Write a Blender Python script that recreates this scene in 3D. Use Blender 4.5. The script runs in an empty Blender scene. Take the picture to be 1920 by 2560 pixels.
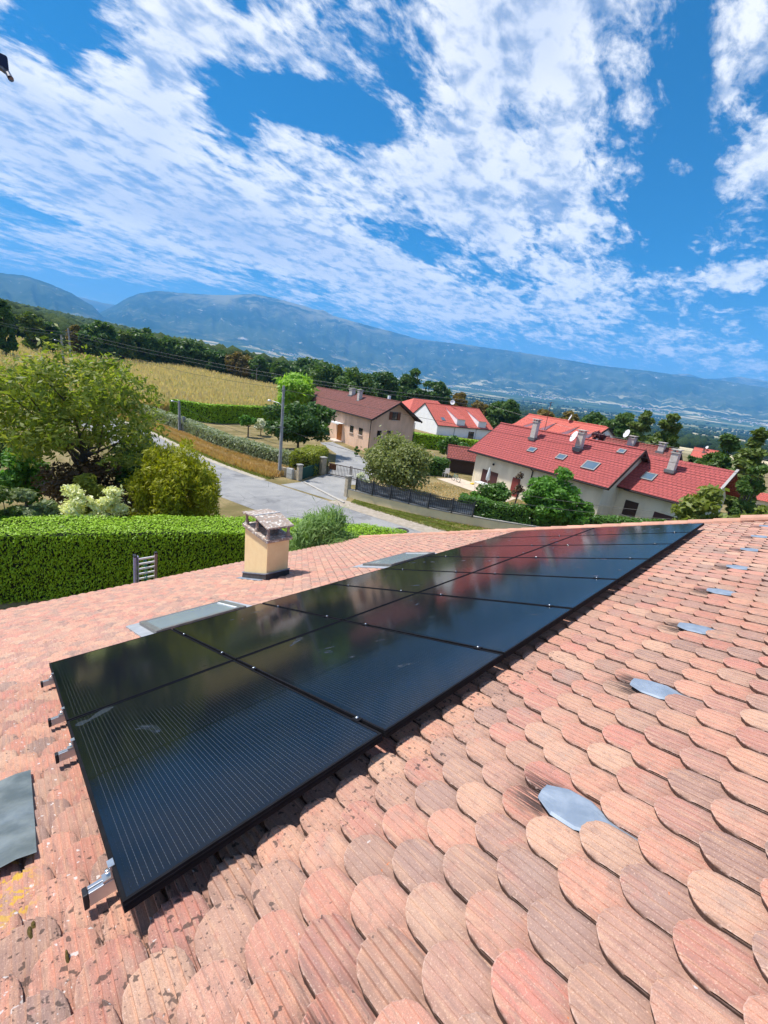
import bpy, math, random
import numpy as np
from mathutils import Vector, Matrix
S = bpy.context.scene
COL = S.collection
PI = math.pi
TH = math.radians(21.7)                      # pitch of the near roof

# ------------------------------------------------------------------ camera
RW = np.array([[0.731, -0.671, 0.124], [-0.114, -0.299, -0.947], [0.673, 0.678, -0.295]])
CAM = np.array([-0.115, -4.230, 2.829])
F = 1019.46
def _ortho(m):
    u, s, v = np.linalg.svd(m); return u @ v
RW = _ortho(RW)
cd = bpy.data.cameras.new('camera'); cam = bpy.data.objects.new('camera', cd); COL.objects.link(cam)
cd.sensor_fit = 'HORIZONTAL'; cd.sensor_width = 36.0; cd.lens = 36.0 * F / 1920
cd.clip_start = 0.05; cd.clip_end = 80000
mw = Matrix.Identity(4)
for i in range(3):
    mw[i][0] = RW[0][i]; mw[i][1] = -RW[1][i]; mw[i][2] = -RW[2][i]; mw[i][3] = CAM[i]
cam.matrix_world = mw
S.camera = cam

def ray(px, py):                              # direction of a photo pixel (1920 x 2560)
    return RW.T @ np.array([(px - 960) / F, (py - 1280) / F, 1.0])
def spot(px, py, D):                          # the point at horizontal distance D along it
    d = ray(px, py); return CAM + d * D / math.hypot(d[0], d[1])
def gnd(px, py, z=-5.3):
    d = ray(px, py); return CAM + d * (z - CAM[2]) / d[2]
def az_el(px, py):
    d = ray(px, py); return math.degrees(math.atan2(d[1], d[0])), math.degrees(math.atan2(d[2], math.hypot(d[0], d[1])))
K = 1920 / 1659.0

# ------------------------------------------------------------------ render, sky, sun, exposure
S.render.engine = 'CYCLES'
S.cycles.use_denoising = True
S.cycles.max_bounces = 6; S.cycles.diffuse_bounces = 3; S.cycles.glossy_bounces = 3
S.cycles.transmission_bounces = 4; S.cycles.transparent_max_bounces = 6; S.cycles.volume_bounces = 4
S.cycles.caustics_reflective = False; S.cycles.caustics_refractive = False
S.view_settings.view_transform = 'Standard'; S.view_settings.look = 'None'
S.view_settings.gamma = 1.0; S.view_settings.use_curve_mapping = False
S.view_settings.exposure = 1.60

SUN_DIR = Vector((-0.32, 0.44, 1.1)).normalized()
SUN_EL = math.asin(SUN_DIR.z)
SUN_ROT = math.atan2(SUN_DIR.x, SUN_DIR.y)
sl = bpy.data.lights.new('sun', 'SUN'); so = bpy.data.objects.new('sun', sl); COL.objects.link(so)
sl.energy = 2.3; sl.angle = math.radians(4); sl.color = (1.0, 0.95, 0.88)
so.rotation_euler = SUN_DIR.to_track_quat('Z', 'Y').to_euler()

W = bpy.data.worlds.new('World'); S.world = W; W.use_nodes = True
def build_sky():
    nt = W.node_tree; nd = nt.nodes; lk = nt.links; nd.clear()
    def N(t, **k):
        n = nd.new(t)
        for a, b in k.items(): setattr(n, a, b)
        return n
    def mth(op, a, b=None, c=None, clamp=False):
        n = N('ShaderNodeMath', operation=op, use_clamp=clamp)
        for i, v in enumerate((a, b, c)):
            if v is None: continue
            if isinstance(v, (int, float)): n.inputs[i].default_value = v
            else: lk.new(v, n.inputs[i])
        return n.outputs[0]
    tc = N('ShaderNodeTexCoord')
    sky = N('ShaderNodeTexSky', sky_type='NISHITA', sun_disc=False)
    sky.sun_elevation = SUN_EL; sky.sun_rotation = SUN_ROT; sky.altitude = 500
    sky.air_density = 1.0; sky.dust_density = 0.4; sky.ozone_density = 3.0
    hsv = N('ShaderNodeHueSaturation'); hsv.inputs['Saturation'].default_value = SKY_SAT; hsv.inputs['Value'].default_value = SKY_VAL
    hsv.inputs['Hue'].default_value = SKY_HUE
    lk.new(sky.outputs[0], hsv.inputs['Color'])
    sep = N('ShaderNodeSeparateXYZ'); lk.new(tc.outputs['Generated'], sep.inputs[0])
    x, y, z = sep.outputs
    zz = mth('ADD', mth('MAXIMUM', z, 0.0), 0.12)
    comb = N('ShaderNodeCombineXYZ')
    lk.new(mth('DIVIDE', x, zz), comb.inputs[0]); lk.new(mth('DIVIDE', y, zz), comb.inputs[1])
    P = comb.outputs[0]
    def pl(px, py):
        d = ray(px * K, py * K); d = d / np.linalg.norm(d); q = max(d[2], 0) + 0.12
        return np.array([d[0] / q, d[1] / q])
    total = None
    for (c, a, b, w) in CLOUDS + [(None, None, None, .95)]:
        if c is None: c0 = np.array([-2.2, -1.4]); A = np.array([2.2, -1.0]); B = np.array([1.0, 2.4])  # added cloud bank behind the camera, out of view, whitens the fill light
        else: c0 = pl(*c); A = pl(*a) - c0; B = pl(*b) - c0
        m = np.linalg.inv(np.array([A, B]).T)          # plane -> unit ellipse
        sub = N('ShaderNodeVectorMath', operation='SUBTRACT'); lk.new(P, sub.inputs[0]); sub.inputs[1].default_value = (c0[0], c0[1], 0)
        cc = N('ShaderNodeCombineXYZ')
        for i in range(2):
            dt = N('ShaderNodeVectorMath', operation='DOT_PRODUCT'); lk.new(sub.outputs[0], dt.inputs[0]); dt.inputs[1].default_value = (m[i][0], m[i][1], 0)
            lk.new(dt.outputs['Value'], cc.inputs[i])
        ln = N('ShaderNodeVectorMath', operation='LENGTH'); lk.new(cc.outputs[0], ln.inputs[0])
        mr = N('ShaderNodeMapRange', interpolation_type='SMOOTHSTEP'); lk.new(ln.outputs['Value'], mr.inputs[0])
        mr.inputs[1].default_value = 1.35; mr.inputs[2].default_value = 0.25; mr.inputs[3].default_value = 0; mr.inputs[4].default_value = w
        total = mr.outputs[0] if total is None else mth('ADD', total, mr.outputs[0])
    def noise(scale, det, rough, dist, off, sx=1.0, rot=0.0, src=None):
        mp = N('ShaderNodeMapping'); lk.new(src or P, mp.inputs[0]); mp.inputs['Location'].default_value = (off, off * .7, off * .3)
        mp.inputs['Scale'].default_value = (sx, 1, 1); mp.inputs['Rotation'].default_value = (0, 0, rot)
        n = N('ShaderNodeTexNoise'); lk.new(mp.outputs[0], n.inputs['Vector'])
        n.inputs['Scale'].default_value = scale; n.inputs['Detail'].default_value = det
        n.inputs['Roughness'].default_value = rough; n.inputs['Distortion'].default_value = dist
        return n.outputs['Fac']
    n1 = noise(1.7, 3, .5, .3, 3.1, 1.0, .4)
    n2 = noise(8.5, 7, .64, .45, 7.7, .50, -.56)
    n3 = noise(24.0, 5, .62, .3, 1.3, .7, -.56)
    f = mth('ADD', mth('ADD', mth('MULTIPLY', mth('SUBTRACT', n1, .5), 1.3), mth('MULTIPLY', mth('SUBTRACT', n2, .5), 3.1)), mth('MULTIPLY', mth('SUBTRACT', n3, .5), 1.5))
    dens = mth('ADD', total, f)
    mr = N('ShaderNodeMapRange', interpolation_type='SMOOTHSTEP'); lk.new(dens, mr.inputs[0])
    mr.inputs[1].default_value = 0.04; mr.inputs[2].default_value = 0.92; mr.inputs[3].default_value = 0; mr.inputs[4].default_value = 0.97
    puff = N('ShaderNodeMapRange', interpolation_type='SMOOTHSTEP'); lk.new(mth('ADD', mth('MULTIPLY', noise(15.0, 5, .58, .25, 5.2, .72, -.5), .65), mth('MULTIPLY', noise(5.0, 4, .55, .2, 9.4, .7, -.5), .35)), puff.inputs[0])
    puff.inputs[1].default_value = 0.34; puff.inputs[2].default_value = 0.56; puff.inputs[3].default_value = 0; puff.inputs[4].default_value = 1
    pf = puff.outputs[0]
    cov = mth('MULTIPLY', mr.outputs[0], mth('ADD', .40, mth('MULTIPLY', pf, .60)))
    # thickness shading: the bellies of the denser clouds are greyer
    th = N('ShaderNodeMapRange'); lk.new(mth('ADD', mth('MULTIPLY', total, .55), mth('ADD', mth('MULTIPLY', noise(3.2, 5, .6, .3, 11.0), .8), mth('MULTIPLY', mth('SUBTRACT', .6, pf), .38))), th.inputs[0])
    th.inputs[1].default_value = 0.65; th.inputs[2].default_value = 1.35
    cr = N('ShaderNodeValToRGB'); lk.new(th.outputs[0], cr.inputs[0])
    cr.color_ramp.elements[0].color = (1.0, .985, .97, 1); cr.color_ramp.elements[1].color = (.63, .68, .79, 1)
    cl = N('ShaderNodeVectorMath', operation='SCALE'); lk.new(cr.outputs[0], cl.inputs[0]); cl.inputs['Scale'].default_value = CLOUD_GAIN
    mx = N('ShaderNodeMix', data_type='RGBA'); lk.new(cov, mx.inputs['Factor'])
    lk.new(hsv.outputs[0], mx.inputs['A']); lk.new(cl.outputs[0], mx.inputs['B'])
    bg = N('ShaderNodeBackground'); bg.inputs['Strength'].default_value = 0.1
    lk.new(mx.outputs['Result'], bg.inputs['Color'])
    out = N('ShaderNodeOutputWorld'); lk.new(bg.outputs[0], out.inputs['Surface'])
SKY_SAT, SKY_VAL, SKY_HUE, CLOUD_GAIN = 1.55, 0.40, 0.494, 4.15
HAZE_D = 1.0e-4
# centre, end of long half-axis, end of short half-axis (points of the sky seen in the photo), weight
CLOUDS = [
    ((760, 380), (1900, 640), (900, -150), .12), ((560, 470), (1000, 600), (620, 330), .30), ((900, 620), (1300, 720), (930, 560), .30),
    ((420, 60), (300, 200), (560, 60), .30), ((1000, 690), (1500, 770), (1000, 640), .42), ((150, 560), (-150, 520), (200, 612), .38), ((640, 640), (900, 690), (640, 610), .30),
    ((230, 370), (640, 560), (330, 205), 1.0), ((345, 150), (365, 330), (480, 150), .75), ((640, 90), (870, 90), (660, 210), .72),
    ((1120, 330), (1180, 590), (1400, 250), .88), ((1140, 50), (1420, 40), (1140, 200), .70), ((1600, 130), (1540, 270), (1690, 150), .75),
    ((1610, 330), (1540, 420), (1700, 400), .75), ((1600, 595), (1480, 620), (1610, 540), .80), ((690, 560), (1080, 680), (720, 470), .85),
    ((1270, 650), (1430, 660), (1280, 560), .70), ((770, 390), (960, 450), (810, 290), .62), ((1000, 480), (1080, 600), (1100, 460), .70),
    ((1470, 362), (1510, 372), (1470, 332), .75), ((230, 530), (520, 610), (240, 480), .65), ((60, 250), (60, 400), (200, 280), .35),
    ((700, 240), (900, 290), (700, 160), -.85), ((880, 130), (890, 230), (950, 130), -.35), ((1450, 450), (1400, 600), (1560, 420), -.85),
    ((1500, 220), (1480, 330), (1545, 200), -.55), ((150, 70), (120, 200), (215, 80), -.65), ((270, 90), (280, 190), (320, 80), -.45), ((60, 30), (40, 120), (110, 40), -.4), ((50, 450), (-60, 410), (130, 490), -.5),
    ((130, 600), (-100, 570), (300, 615), -.4), ((500, 260), (560, 300), (480, 200), -.4), ((1290, 100), (1300, 170), (1380, 90), -.35),
    ((1480, 760), (1700, 780), (1480, 700), .40),
]
build_sky()

# ------------------------------------------------------------------ mesh helpers
class MB:
    def __init__(s): s.v = []; s.f = []; s.m = []
    def add(s, vs, fs, mi=0):
        o = len(s.v); s.v += [tuple(map(float, p)) for p in vs]
        s.f += [tuple(o + i for i in f) for f in fs]; s.m += [mi] * len(fs); return s
    def box(s, a, b, mi=0, taper=None):
        x0, y0, z0 = a; x1, y1, z1 = b; t = taper or (0, 0)
        s.add([(x0, y0, z0), (x1, y0, z0), (x1, y1, z0), (x0, y1, z0),
               (x0 + t[0], y0 + t[1], z1), (x1 - t[0], y0 + t[1], z1), (x1 - t[0], y1 - t[1], z1), (x0 + t[0], y1 - t[1], z1)],
              [(3, 2, 1, 0), (4, 5, 6, 7), (0, 1, 5, 4), (1, 2, 6, 5), (2, 3, 7, 6), (3, 0, 4, 7)], mi); return s
    def obox(s, p0, p1, w, h, mi=0, up=(0, 0, 1)):      # bar from p0 to p1 with a w x h section
        p0 = Vector(p0); p1 = Vector(p1); d = (p1 - p0).normalized(); u = Vector(up)
        sx = d.cross(u)
        if sx.length < 1e-4: sx = d.cross(Vector((1, 0, 0)))
        sx.normalize(); u = sx.cross(d)
        vs = []
        for p in (p0, p1):
            for a, b in ((-1, -1), (1, -1), (1, 1), (-1, 1)): vs.append(p + sx * a * w / 2 + u * b * h / 2)
        s.add(vs, [(0, 1, 2, 3), (7, 6, 5, 4), (0, 4, 5, 1), (1, 5, 6, 2), (2, 6, 7, 3), (3, 7, 4, 0)], mi); return s
    def tube(s, pts, rs, n=8, mi=0, caps=True):
        pts = [Vector(p) for p in pts]
        if isinstance(rs, (int, float)): rs = [rs] * len(pts)
        vs = []; ref = None
        for i, p in enumerate(pts):
            d = (pts[min(i + 1, len(pts) - 1)] - pts[max(i - 1, 0)]).normalized()
            if ref is None: ref = Vector((0, 0, 1)) if abs(d.z) < .9 else Vector((1, 0, 0))
            a = d.cross(ref).normalized(); b = d.cross(a).normalized()
            for k in range(n):
                t = 2 * PI * k / n; vs.append(p + (a * math.cos(t) + b * math.sin(t)) * rs[i])
        fs = []
        for i in range(len(pts) - 1):
            for k in range(n):
                q = (k + 1) % n; fs.append((i * n + k, i * n + q, (i + 1) * n + q, (i + 1) * n + k))
        if caps: fs += [tuple(range(n)), tuple(reversed(range((len(pts) - 1) * n, len(pts) * n)))]
        s.add(vs, fs, mi); return s
    def lathe(s, prof, c=(0, 0, 0), n=20, mi=0, axis=None):
        vs = []; fs = []; q = axis.to_track_quat('Z', 'Y') if axis is not None else None
        for r, z in prof:
            for k in range(n):
                t = 2 * PI * k / n; p = Vector((r * math.cos(t), r * math.sin(t), z))
                if q: p = q @ p
                vs.append(p + Vector(c))
        for i in range(len(prof) - 1):
            for k in range(n):
                w = (k + 1) % n; fs.append((i * n + k, i * n + w, (i + 1) * n + w, (i + 1) * n + k))
        s.add(vs, fs, mi); return s
    def prism(s, poly, z0, z1, mi=0):
        n = len(poly)
        vs = [(p[0], p[1], z0) for p in poly] + [(p[0], p[1], z1) for p in poly]
        s.add(vs, [tuple(reversed(range(n))), tuple(range(n, 2 * n))] + [(i, (i + 1) % n, n + (i + 1) % n, n + i) for i in range(n)], mi); return s
    def build(s, name, mats, parent=None, smooth=False, bevel=0):
        me = bpy.data.meshes.new(name); me.from_pydata(s.v, [], s.f); me.validate()
        if not isinstance(mats, (list, tuple)): mats = [mats]
        for m in mats: me.materials.append(m)
        if len(mats) > 1 and len(me.polygons) == len(s.m): me.polygons.foreach_set('material_index', s.m)
        if smooth: me.polygons.foreach_set('use_smooth', [True] * len(me.polygons))
        o = bpy.data.objects.new(name, me); COL.objects.link(o)
        if parent is not None: o.parent = parent
        if bevel:
            b = o.modifiers.new('bevel', 'BEVEL'); b.width = bevel; b.segments = 2; b.limit_method = 'ANGLE'
        return o

def np_mesh(name, V, Q, mats, parent=None, uv=None, mi=None, smooth=False):
    me = bpy.data.meshes.new(name); V = np.asarray(V, np.float32); Q = np.asarray(Q, np.int32)
    m, k = Q.shape
    me.vertices.add(len(V)); me.vertices.foreach_set('co', V.ravel())
    me.loops.add(m * k); me.loops.foreach_set('vertex_index', Q.ravel())
    me.polygons.add(m); me.polygons.foreach_set('loop_start', np.arange(m, dtype=np.int32) * k)
    if uv is not None:
        l = me.uv_layers.new(name='UVMap'); l.data.foreach_set('uv', np.asarray(uv, np.float32)[Q.ravel()].ravel())
    if not isinstance(mats, (list, tuple)): mats = [mats]
    for x in mats: me.materials.append(x)
    if mi is not None: me.polygons.foreach_set('material_index', np.asarray(mi, np.int32))
    me.polygons.foreach_set('use_smooth', [smooth] * m)
    me.update(calc_edges=True)
    o = bpy.data.objects.new(name, me); COL.objects.link(o)
    if parent is not None: o.parent = parent
    return o

def tag(o, label=None, cat=None, group=None, kind=None):
    if label: o['label'] = label
    if cat: o['category'] = cat
    if group: o['group'] = group
    if kind: o['kind'] = kind
    return o
def empty(name, loc=(0, 0, 0), rot=(0, 0, 0), label=None, cat=None, group=None):
    o = bpy.data.objects.new(name, None); COL.objects.link(o); o.location = loc; o.rotation_euler = rot
    o.empty_display_size = .3
    return tag(o, label, cat, group)
def copy_tree(o, parent=None):
    c = o.copy(); COL.objects.link(c); c.parent = parent
    for ch in o.children: copy_tree(ch, c)
    return c

# ------------------------------------------------------------------ material helpers
class NT:
    def __init__(s, name):
        s.mat = bpy.data.materials.new(name); s.mat.use_nodes = True; s.nt = s.mat.node_tree
        s.nt.nodes.clear(); s.out = s.nt.nodes.new('ShaderNodeOutputMaterial')
    def n(s, t, ins=None, **k):
        nd = s.nt.nodes.new(t)
        for a, b in k.items(): setattr(nd, a, b)
        for a, b in (ins or {}).items(): s.set(nd.inputs[a], b)
        return nd
    def set(s, sock, v):
        if isinstance(v, bpy.types.NodeSocket): s.nt.links.new(v, sock)
        elif isinstance(v, (tuple, list)) and sock.type == 'RGBA' and len(v) == 3: sock.default_value = (*v, 1)
        else: sock.default_value = v
    def math(s, op, a, b=0.0, clamp=False):
        nd = s.n('ShaderNodeMath', operation=op, use_clamp=clamp); s.set(nd.inputs[0], a); s.set(nd.inputs[1], b); return nd.outputs[0]
    def ss(s, v, a, b, lo=0.0, hi=1.0):
        nd = s.n('ShaderNodeMapRange', {0: v, 1: a, 2: b, 3: lo, 4: hi}, interpolation_type='SMOOTHSTEP'); return nd.outputs[0]
    def mix(s, f, a, b, mode='MIX'):
        nd = s.n('ShaderNodeMix', data_type='RGBA', blend_type=mode); s.set(nd.inputs['Factor'], f); s.set(nd.inputs['A'], a); s.set(nd.inputs['B'], b)
        return nd.outputs['Result']
    def noise(s, vec, scale, det=4, rough=.55, dist=0.0):
        return s.n('ShaderNodeTexNoise', {'Vector': vec, 'Scale': scale, 'Detail': det, 'Roughness': rough, 'Distortion': dist}).outputs['Fac']
    def map(s, vec, scale=(1, 1, 1), loc=(0, 0, 0), rot=(0, 0, 0)):
        return s.n('ShaderNodeMapping', {'Vector': vec, 'Scale': scale, 'Location': loc, 'Rotation': rot}).outputs[0]
    def ramp(s, f, stops, interp='LINEAR'):
        nd = s.n('ShaderNodeValToRGB', {'Fac': f}); cr = nd.color_ramp; cr.interpolation = interp
        while len(cr.elements) < len(stops): cr.elements.new(.5)
        for e, (p, c) in zip(cr.elements, stops): e.position = p; e.color = (*c, 1)
        return nd.outputs[0]
    def bump(s, h, strength=.3, dist=.01, normal=None):
        i = {'Height': h, 'Strength': strength, 'Distance': dist}
        if normal is not None: i['Normal'] = normal
        return s.n('ShaderNodeBump', i).outputs[0]
    def tc(s, o='Object'): return s.n('ShaderNodeTexCoord').outputs[o]
    def bsdf(s, **k):
        nd = s.n('ShaderNodeBsdfPrincipled', {a.replace('_', ' '): b for a, b in k.items()})
        s.nt.links.new(nd.outputs[0], s.out.inputs[0]); return nd

def M(name, a, b=None, scale=3.0, rough=.75, metal=0.0, spec=.4, bump=0.0, bscale=40.0, bd=.01, rand=0.0, stretch=(1, 1, 1), det=6, lo=.35, hi=.65):
    t = NT(name); tc = t.tc()
    c = a
    if b is not None: c = t.mix(t.ss(t.noise(t.map(tc, stretch), scale, det, .6), lo, hi), a, b)
    if rand:
        r = t.n('ShaderNodeNewGeometry').outputs['Random Per Island']
        c = t.mix(1.0, c, t.ramp(r, [(0, (1 - rand,) * 3), (1, (1 + rand,) * 3)]), 'MULTIPLY')
    k = dict(Base_Color=c, Roughness=rough, Metallic=metal, Specular_IOR_Level=spec)
    if bump: k['Normal'] = t.bump(t.noise(t.map(tc, stretch), bscale, 5), bump, bd)
    t.bsdf(**k); return t.mat

LEAF_GAIN = 1.5
def leaf_mat(name, c1, c2, c3, trans=.35, nscale=.6, rough=.5):
    c1, c2, c3 = (tuple(min(q * LEAF_GAIN, .8) for q in k) for k in (c1, c2, c3))
    t = NT(name); g = t.n('ShaderNodeNewGeometry'); r = g.outputs['Random Per Island']
    nz = t.ss(t.noise(t.tc(), nscale, 3, .6), .35, .65)
    c = t.mix(nz, t.ramp(r, [(0, c1), (.6, c2), (1, c3)]), t.ramp(r, [(0, c2), (.5, c1), (1, c2)]))
    p = t.n('ShaderNodeBsdfPrincipled', {'Base Color': c, 'Roughness': rough, 'Specular IOR Level': .35})
    tr = t.n('ShaderNodeBsdfTranslucent', {'Color': t.mix(1.0, c, (1.5, 1.6, .7), 'MULTIPLY')})
    m = t.n('ShaderNodeMixShader', {0: trans}); t.nt.links.new(p.outputs[0], m.inputs[1]); t.nt.links.new(tr.outputs[0], m.inputs[2])
    t.nt.links.new(m.outputs[0], t.out.inputs[0]); return t.mat

# ================================================================== the near house
GZ = -5.3
house = empty('tiled_house', (0, 0, GZ), label='near house under a large roof of rounded terracotta scale tiles', cat='house')
def on_roof(o): o.location = (0, 0, -GZ); o.rotation_euler = (-TH, 0, 0); return o     # roof frame: x along, y down the slope, z out
def plumb(o): o.location = (0, 0, -GZ); return o
CR = Vector((-0.115, -4.977, 1.065))           # camera seen in the roof frame
ct, st = math.cos(TH), math.sin(TH)
def r2w(u, v, n): return Vector((u, v * ct + n * st, -v * st + n * ct))

def tile_material():
    t = NT('terracotta_scale_tile'); g = t.n('ShaderNodeNewGeometry'); r = g.outputs['Random Per Island']
    uv = t.tc('UV'); ob = t.tc('Object')
    su = t.n('ShaderNodeSeparateXYZ', {0: uv}); so_ = t.n('ShaderNodeSeparateXYZ', {0: ob})
    U, V = so_.outputs[0], so_.outputs[1]
    base = t.ramp(r, [(0, (.40, .180, .120)), (.16, (.45, .235, .155)), (.30, (.27, .185, .145)), (.44, (.44, .175, .125)), (.56, (.215, .155, .125)),
                      (.68, (.47, .265, .165)), (.80, (.35, .145, .105)), (.90, (.46, .30, .195)), (1, (.25, .165, .13))])
    off = t.n('ShaderNodeCombineXYZ', {2: t.math('MULTIPLY', r, 57.0)}).outputs[0]
    uvr = t.n('ShaderNodeVectorMath', {0: uv, 1: off}, operation='ADD').outputs[0]
    streak = t.noise(t.map(uvr, (60, 5, 1)), 1.0, 5, .6)
    c = t.mix(t.ss(streak, .45, .66, 0, .6), base, (.45, .29, .18))
    streak2 = t.noise(t.map(uvr, (80, 7, 1), (3, 5, 9)), 1.0, 5, .65)
    c = t.mix(t.ss(streak2, .52, .72, 0, .6), c, (.20, .13, .11))
    patch = t.noise(t.map(uvr, (9, 9, 1), (8, 1, 2)), 1.0, 4, .55, .6)
    c = t.mix(t.ss(patch, .58, .74, 0, .5), c, (.42, .165, .115))
    c = t.mix(t.ss(t.noise(t.map(uvr, (7, 6, 1), (1, 4, 3)), 1.0, 3), .56, .74, 0, .55), c, (.29, .22, .175))
    big = t.noise(ob, .7, 4, .6)
    c = t.mix(t.ss(big, .45, .70, 0, .2), c, (.33, .225, .17))
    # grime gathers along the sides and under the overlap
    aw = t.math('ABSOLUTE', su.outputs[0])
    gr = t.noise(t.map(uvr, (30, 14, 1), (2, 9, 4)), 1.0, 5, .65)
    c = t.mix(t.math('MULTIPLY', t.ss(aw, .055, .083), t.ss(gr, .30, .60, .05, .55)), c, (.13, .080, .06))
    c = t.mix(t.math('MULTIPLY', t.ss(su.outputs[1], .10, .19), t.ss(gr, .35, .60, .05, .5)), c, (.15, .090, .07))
    c = t.mix(t.ss(t.noise(t.map(uvr, (26, 18, 1), (7, 7, 7)), 1.0, 6, .72), .50, .66, 0, .5), c, (.21, .135, .105))
    # pores and grit
    grit = t.noise(ob, 420, 3, .7)
    c = t.mix(t.ss(grit, .40, .60, .0, .42), c, (.20, .125, .09))
    c = t.mix(t.ss(t.noise(ob, 190, 3, .6), .58, .68, 0, .45), c, (.55, .40, .29))
    # dirtier area on the left of the panels and along their upper edge
    left = t.ss(U, .9, -.05)
    edge = t.math('MULTIPLY', t.ss(V, -4.05, -3.55), t.ss(U, 6, 1))
    dirt = t.math('ADD', t.math('MAXIMUM', left, edge), .10, True)
    low = t.ss(V, -2.6, -3.3)
    spots = t.noise(ob, 34, 2, .5, .1); spots2 = t.noise(ob, 85, 3, .6)
    thr = t.math('SUBTRACT', .828, t.math('MULTIPLY', dirt, t.math('ADD', .15, t.math('MULTIPLY', low, .06))))
    m1 = t.ss(t.math('SUBTRACT', spots, thr), 0, .05)
    m2 = t.ss(t.math('SUBTRACT', spots2, t.math('ADD', thr, .015)), 0, .05)
    black = t.math('MULTIPLY', t.math('MAXIMUM', m1, m2), .80)
    c = t.mix(black, c, (.055, .042, .035))
    # soiled band in the lower roof between chimney and skylights
    sb = t.noise(ob, 16, 5, .7)
    rg = t.math('MULTIPLY', t.ss(V, .1, .9), t.ss(t.noise(ob, .9, 3), .45, .62))
    c = t.mix(t.math('MULTIPLY', t.ss(sb, .56, .64, 0, .75), rg), c, (.10, .06, .05))
    # pale crusts of lichen, yellow by the lead sheet
    lw = t.ss(t.math('ADD', t.noise(ob, 36, 2, .5), t.math('MULTIPLY', t.ss(U, .45, -.3), .10)), .77, .80)
    c = t.mix(t.math('MULTIPLY', lw, .85), c, (.46, .45, .41))
    ly = t.math('MULTIPLY', t.ss(t.noise(ob, 24, 4, .62, .5), .53, .58), t.math('MULTIPLY', t.ss(U, -.17, -.24), t.math('MULTIPLY', t.ss(V, -3.22, -3.0), t.ss(V, -2.66, -2.84))))
    c = t.mix(ly, c, (.42, .27, .025))
    lo = t.ss(t.noise(t.map(ob, (1, 1, 1), (9, 3, 1)), 26, 3, .6), .735, .76)
    c = t.mix(t.math('MULTIPLY', lo, .8), c, (.42, .13, .03))
    # soot trailing below each vent tile
    ph = t.math('SUBTRACT', t.math('FRACT', t.math('ADD', t.math('DIVIDE', t.math('SUBTRACT', U, VENT_U), VENT_D), 10.5)), .5)
    du = t.math('ABSOLUTE', t.math('MULTIPLY', ph, VENT_D))
    sm = t.math('MULTIPLY', t.ss(du, .14, .06), t.math('MULTIPLY', t.ss(V, VENT_V - .03, VENT_V + .01), t.ss(V, VENT_V + .22, VENT_V + .04)))
    sm = t.math('MULTIPLY', sm, t.ss(t.noise(t.map(ob, (150, 7, 1)), 1.0, 4), .38, .50))
    c = t.mix(t.math('MULTIPLY', sm, .93), c, (.035, .027, .025))
    # paler worn rim at the rounded tip
    c = t.mix(t.math('MULTIPLY', t.ss(t.math('ADD', t.math('POWER', t.math('DIVIDE', su.outputs[0], .085), 2.0), t.math('POWER', t.math('DIVIDE', t.math('SUBTRACT', .085, t.math('MINIMUM', su.outputs[1], .085)), .085), 2.0)), .84, .97), t.ss(t.noise(ob, 80, 3), .42, .62, .0, .55)), c, (.48, .37, .30))
    rim = t.ss(su.outputs[0], .35, 2.5)                     # shade on each tile's cut edge, painted in as dark brown
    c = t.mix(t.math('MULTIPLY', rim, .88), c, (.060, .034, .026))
    c = t.mix(1.0, c, (1.03, .955, .985), 'MULTIPLY')
    c = t.n('ShaderNodeHueSaturation', {'Saturation': .95, 'Value': 1.38, 'Color': c}).outputs[0]
    h = t.math('ADD', t.math('MULTIPLY', t.noise(ob, 160, 5, .7), .6), t.math('MULTIPLY', t.noise(t.map(uvr, (140, 9, 1)), 1.0, 4), .6))
    t.bsdf(Base_Color=c, Roughness=.82, Specular_IOR_Level=.25, Normal=t.bump(h, .8, .005)); return t.mat

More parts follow.
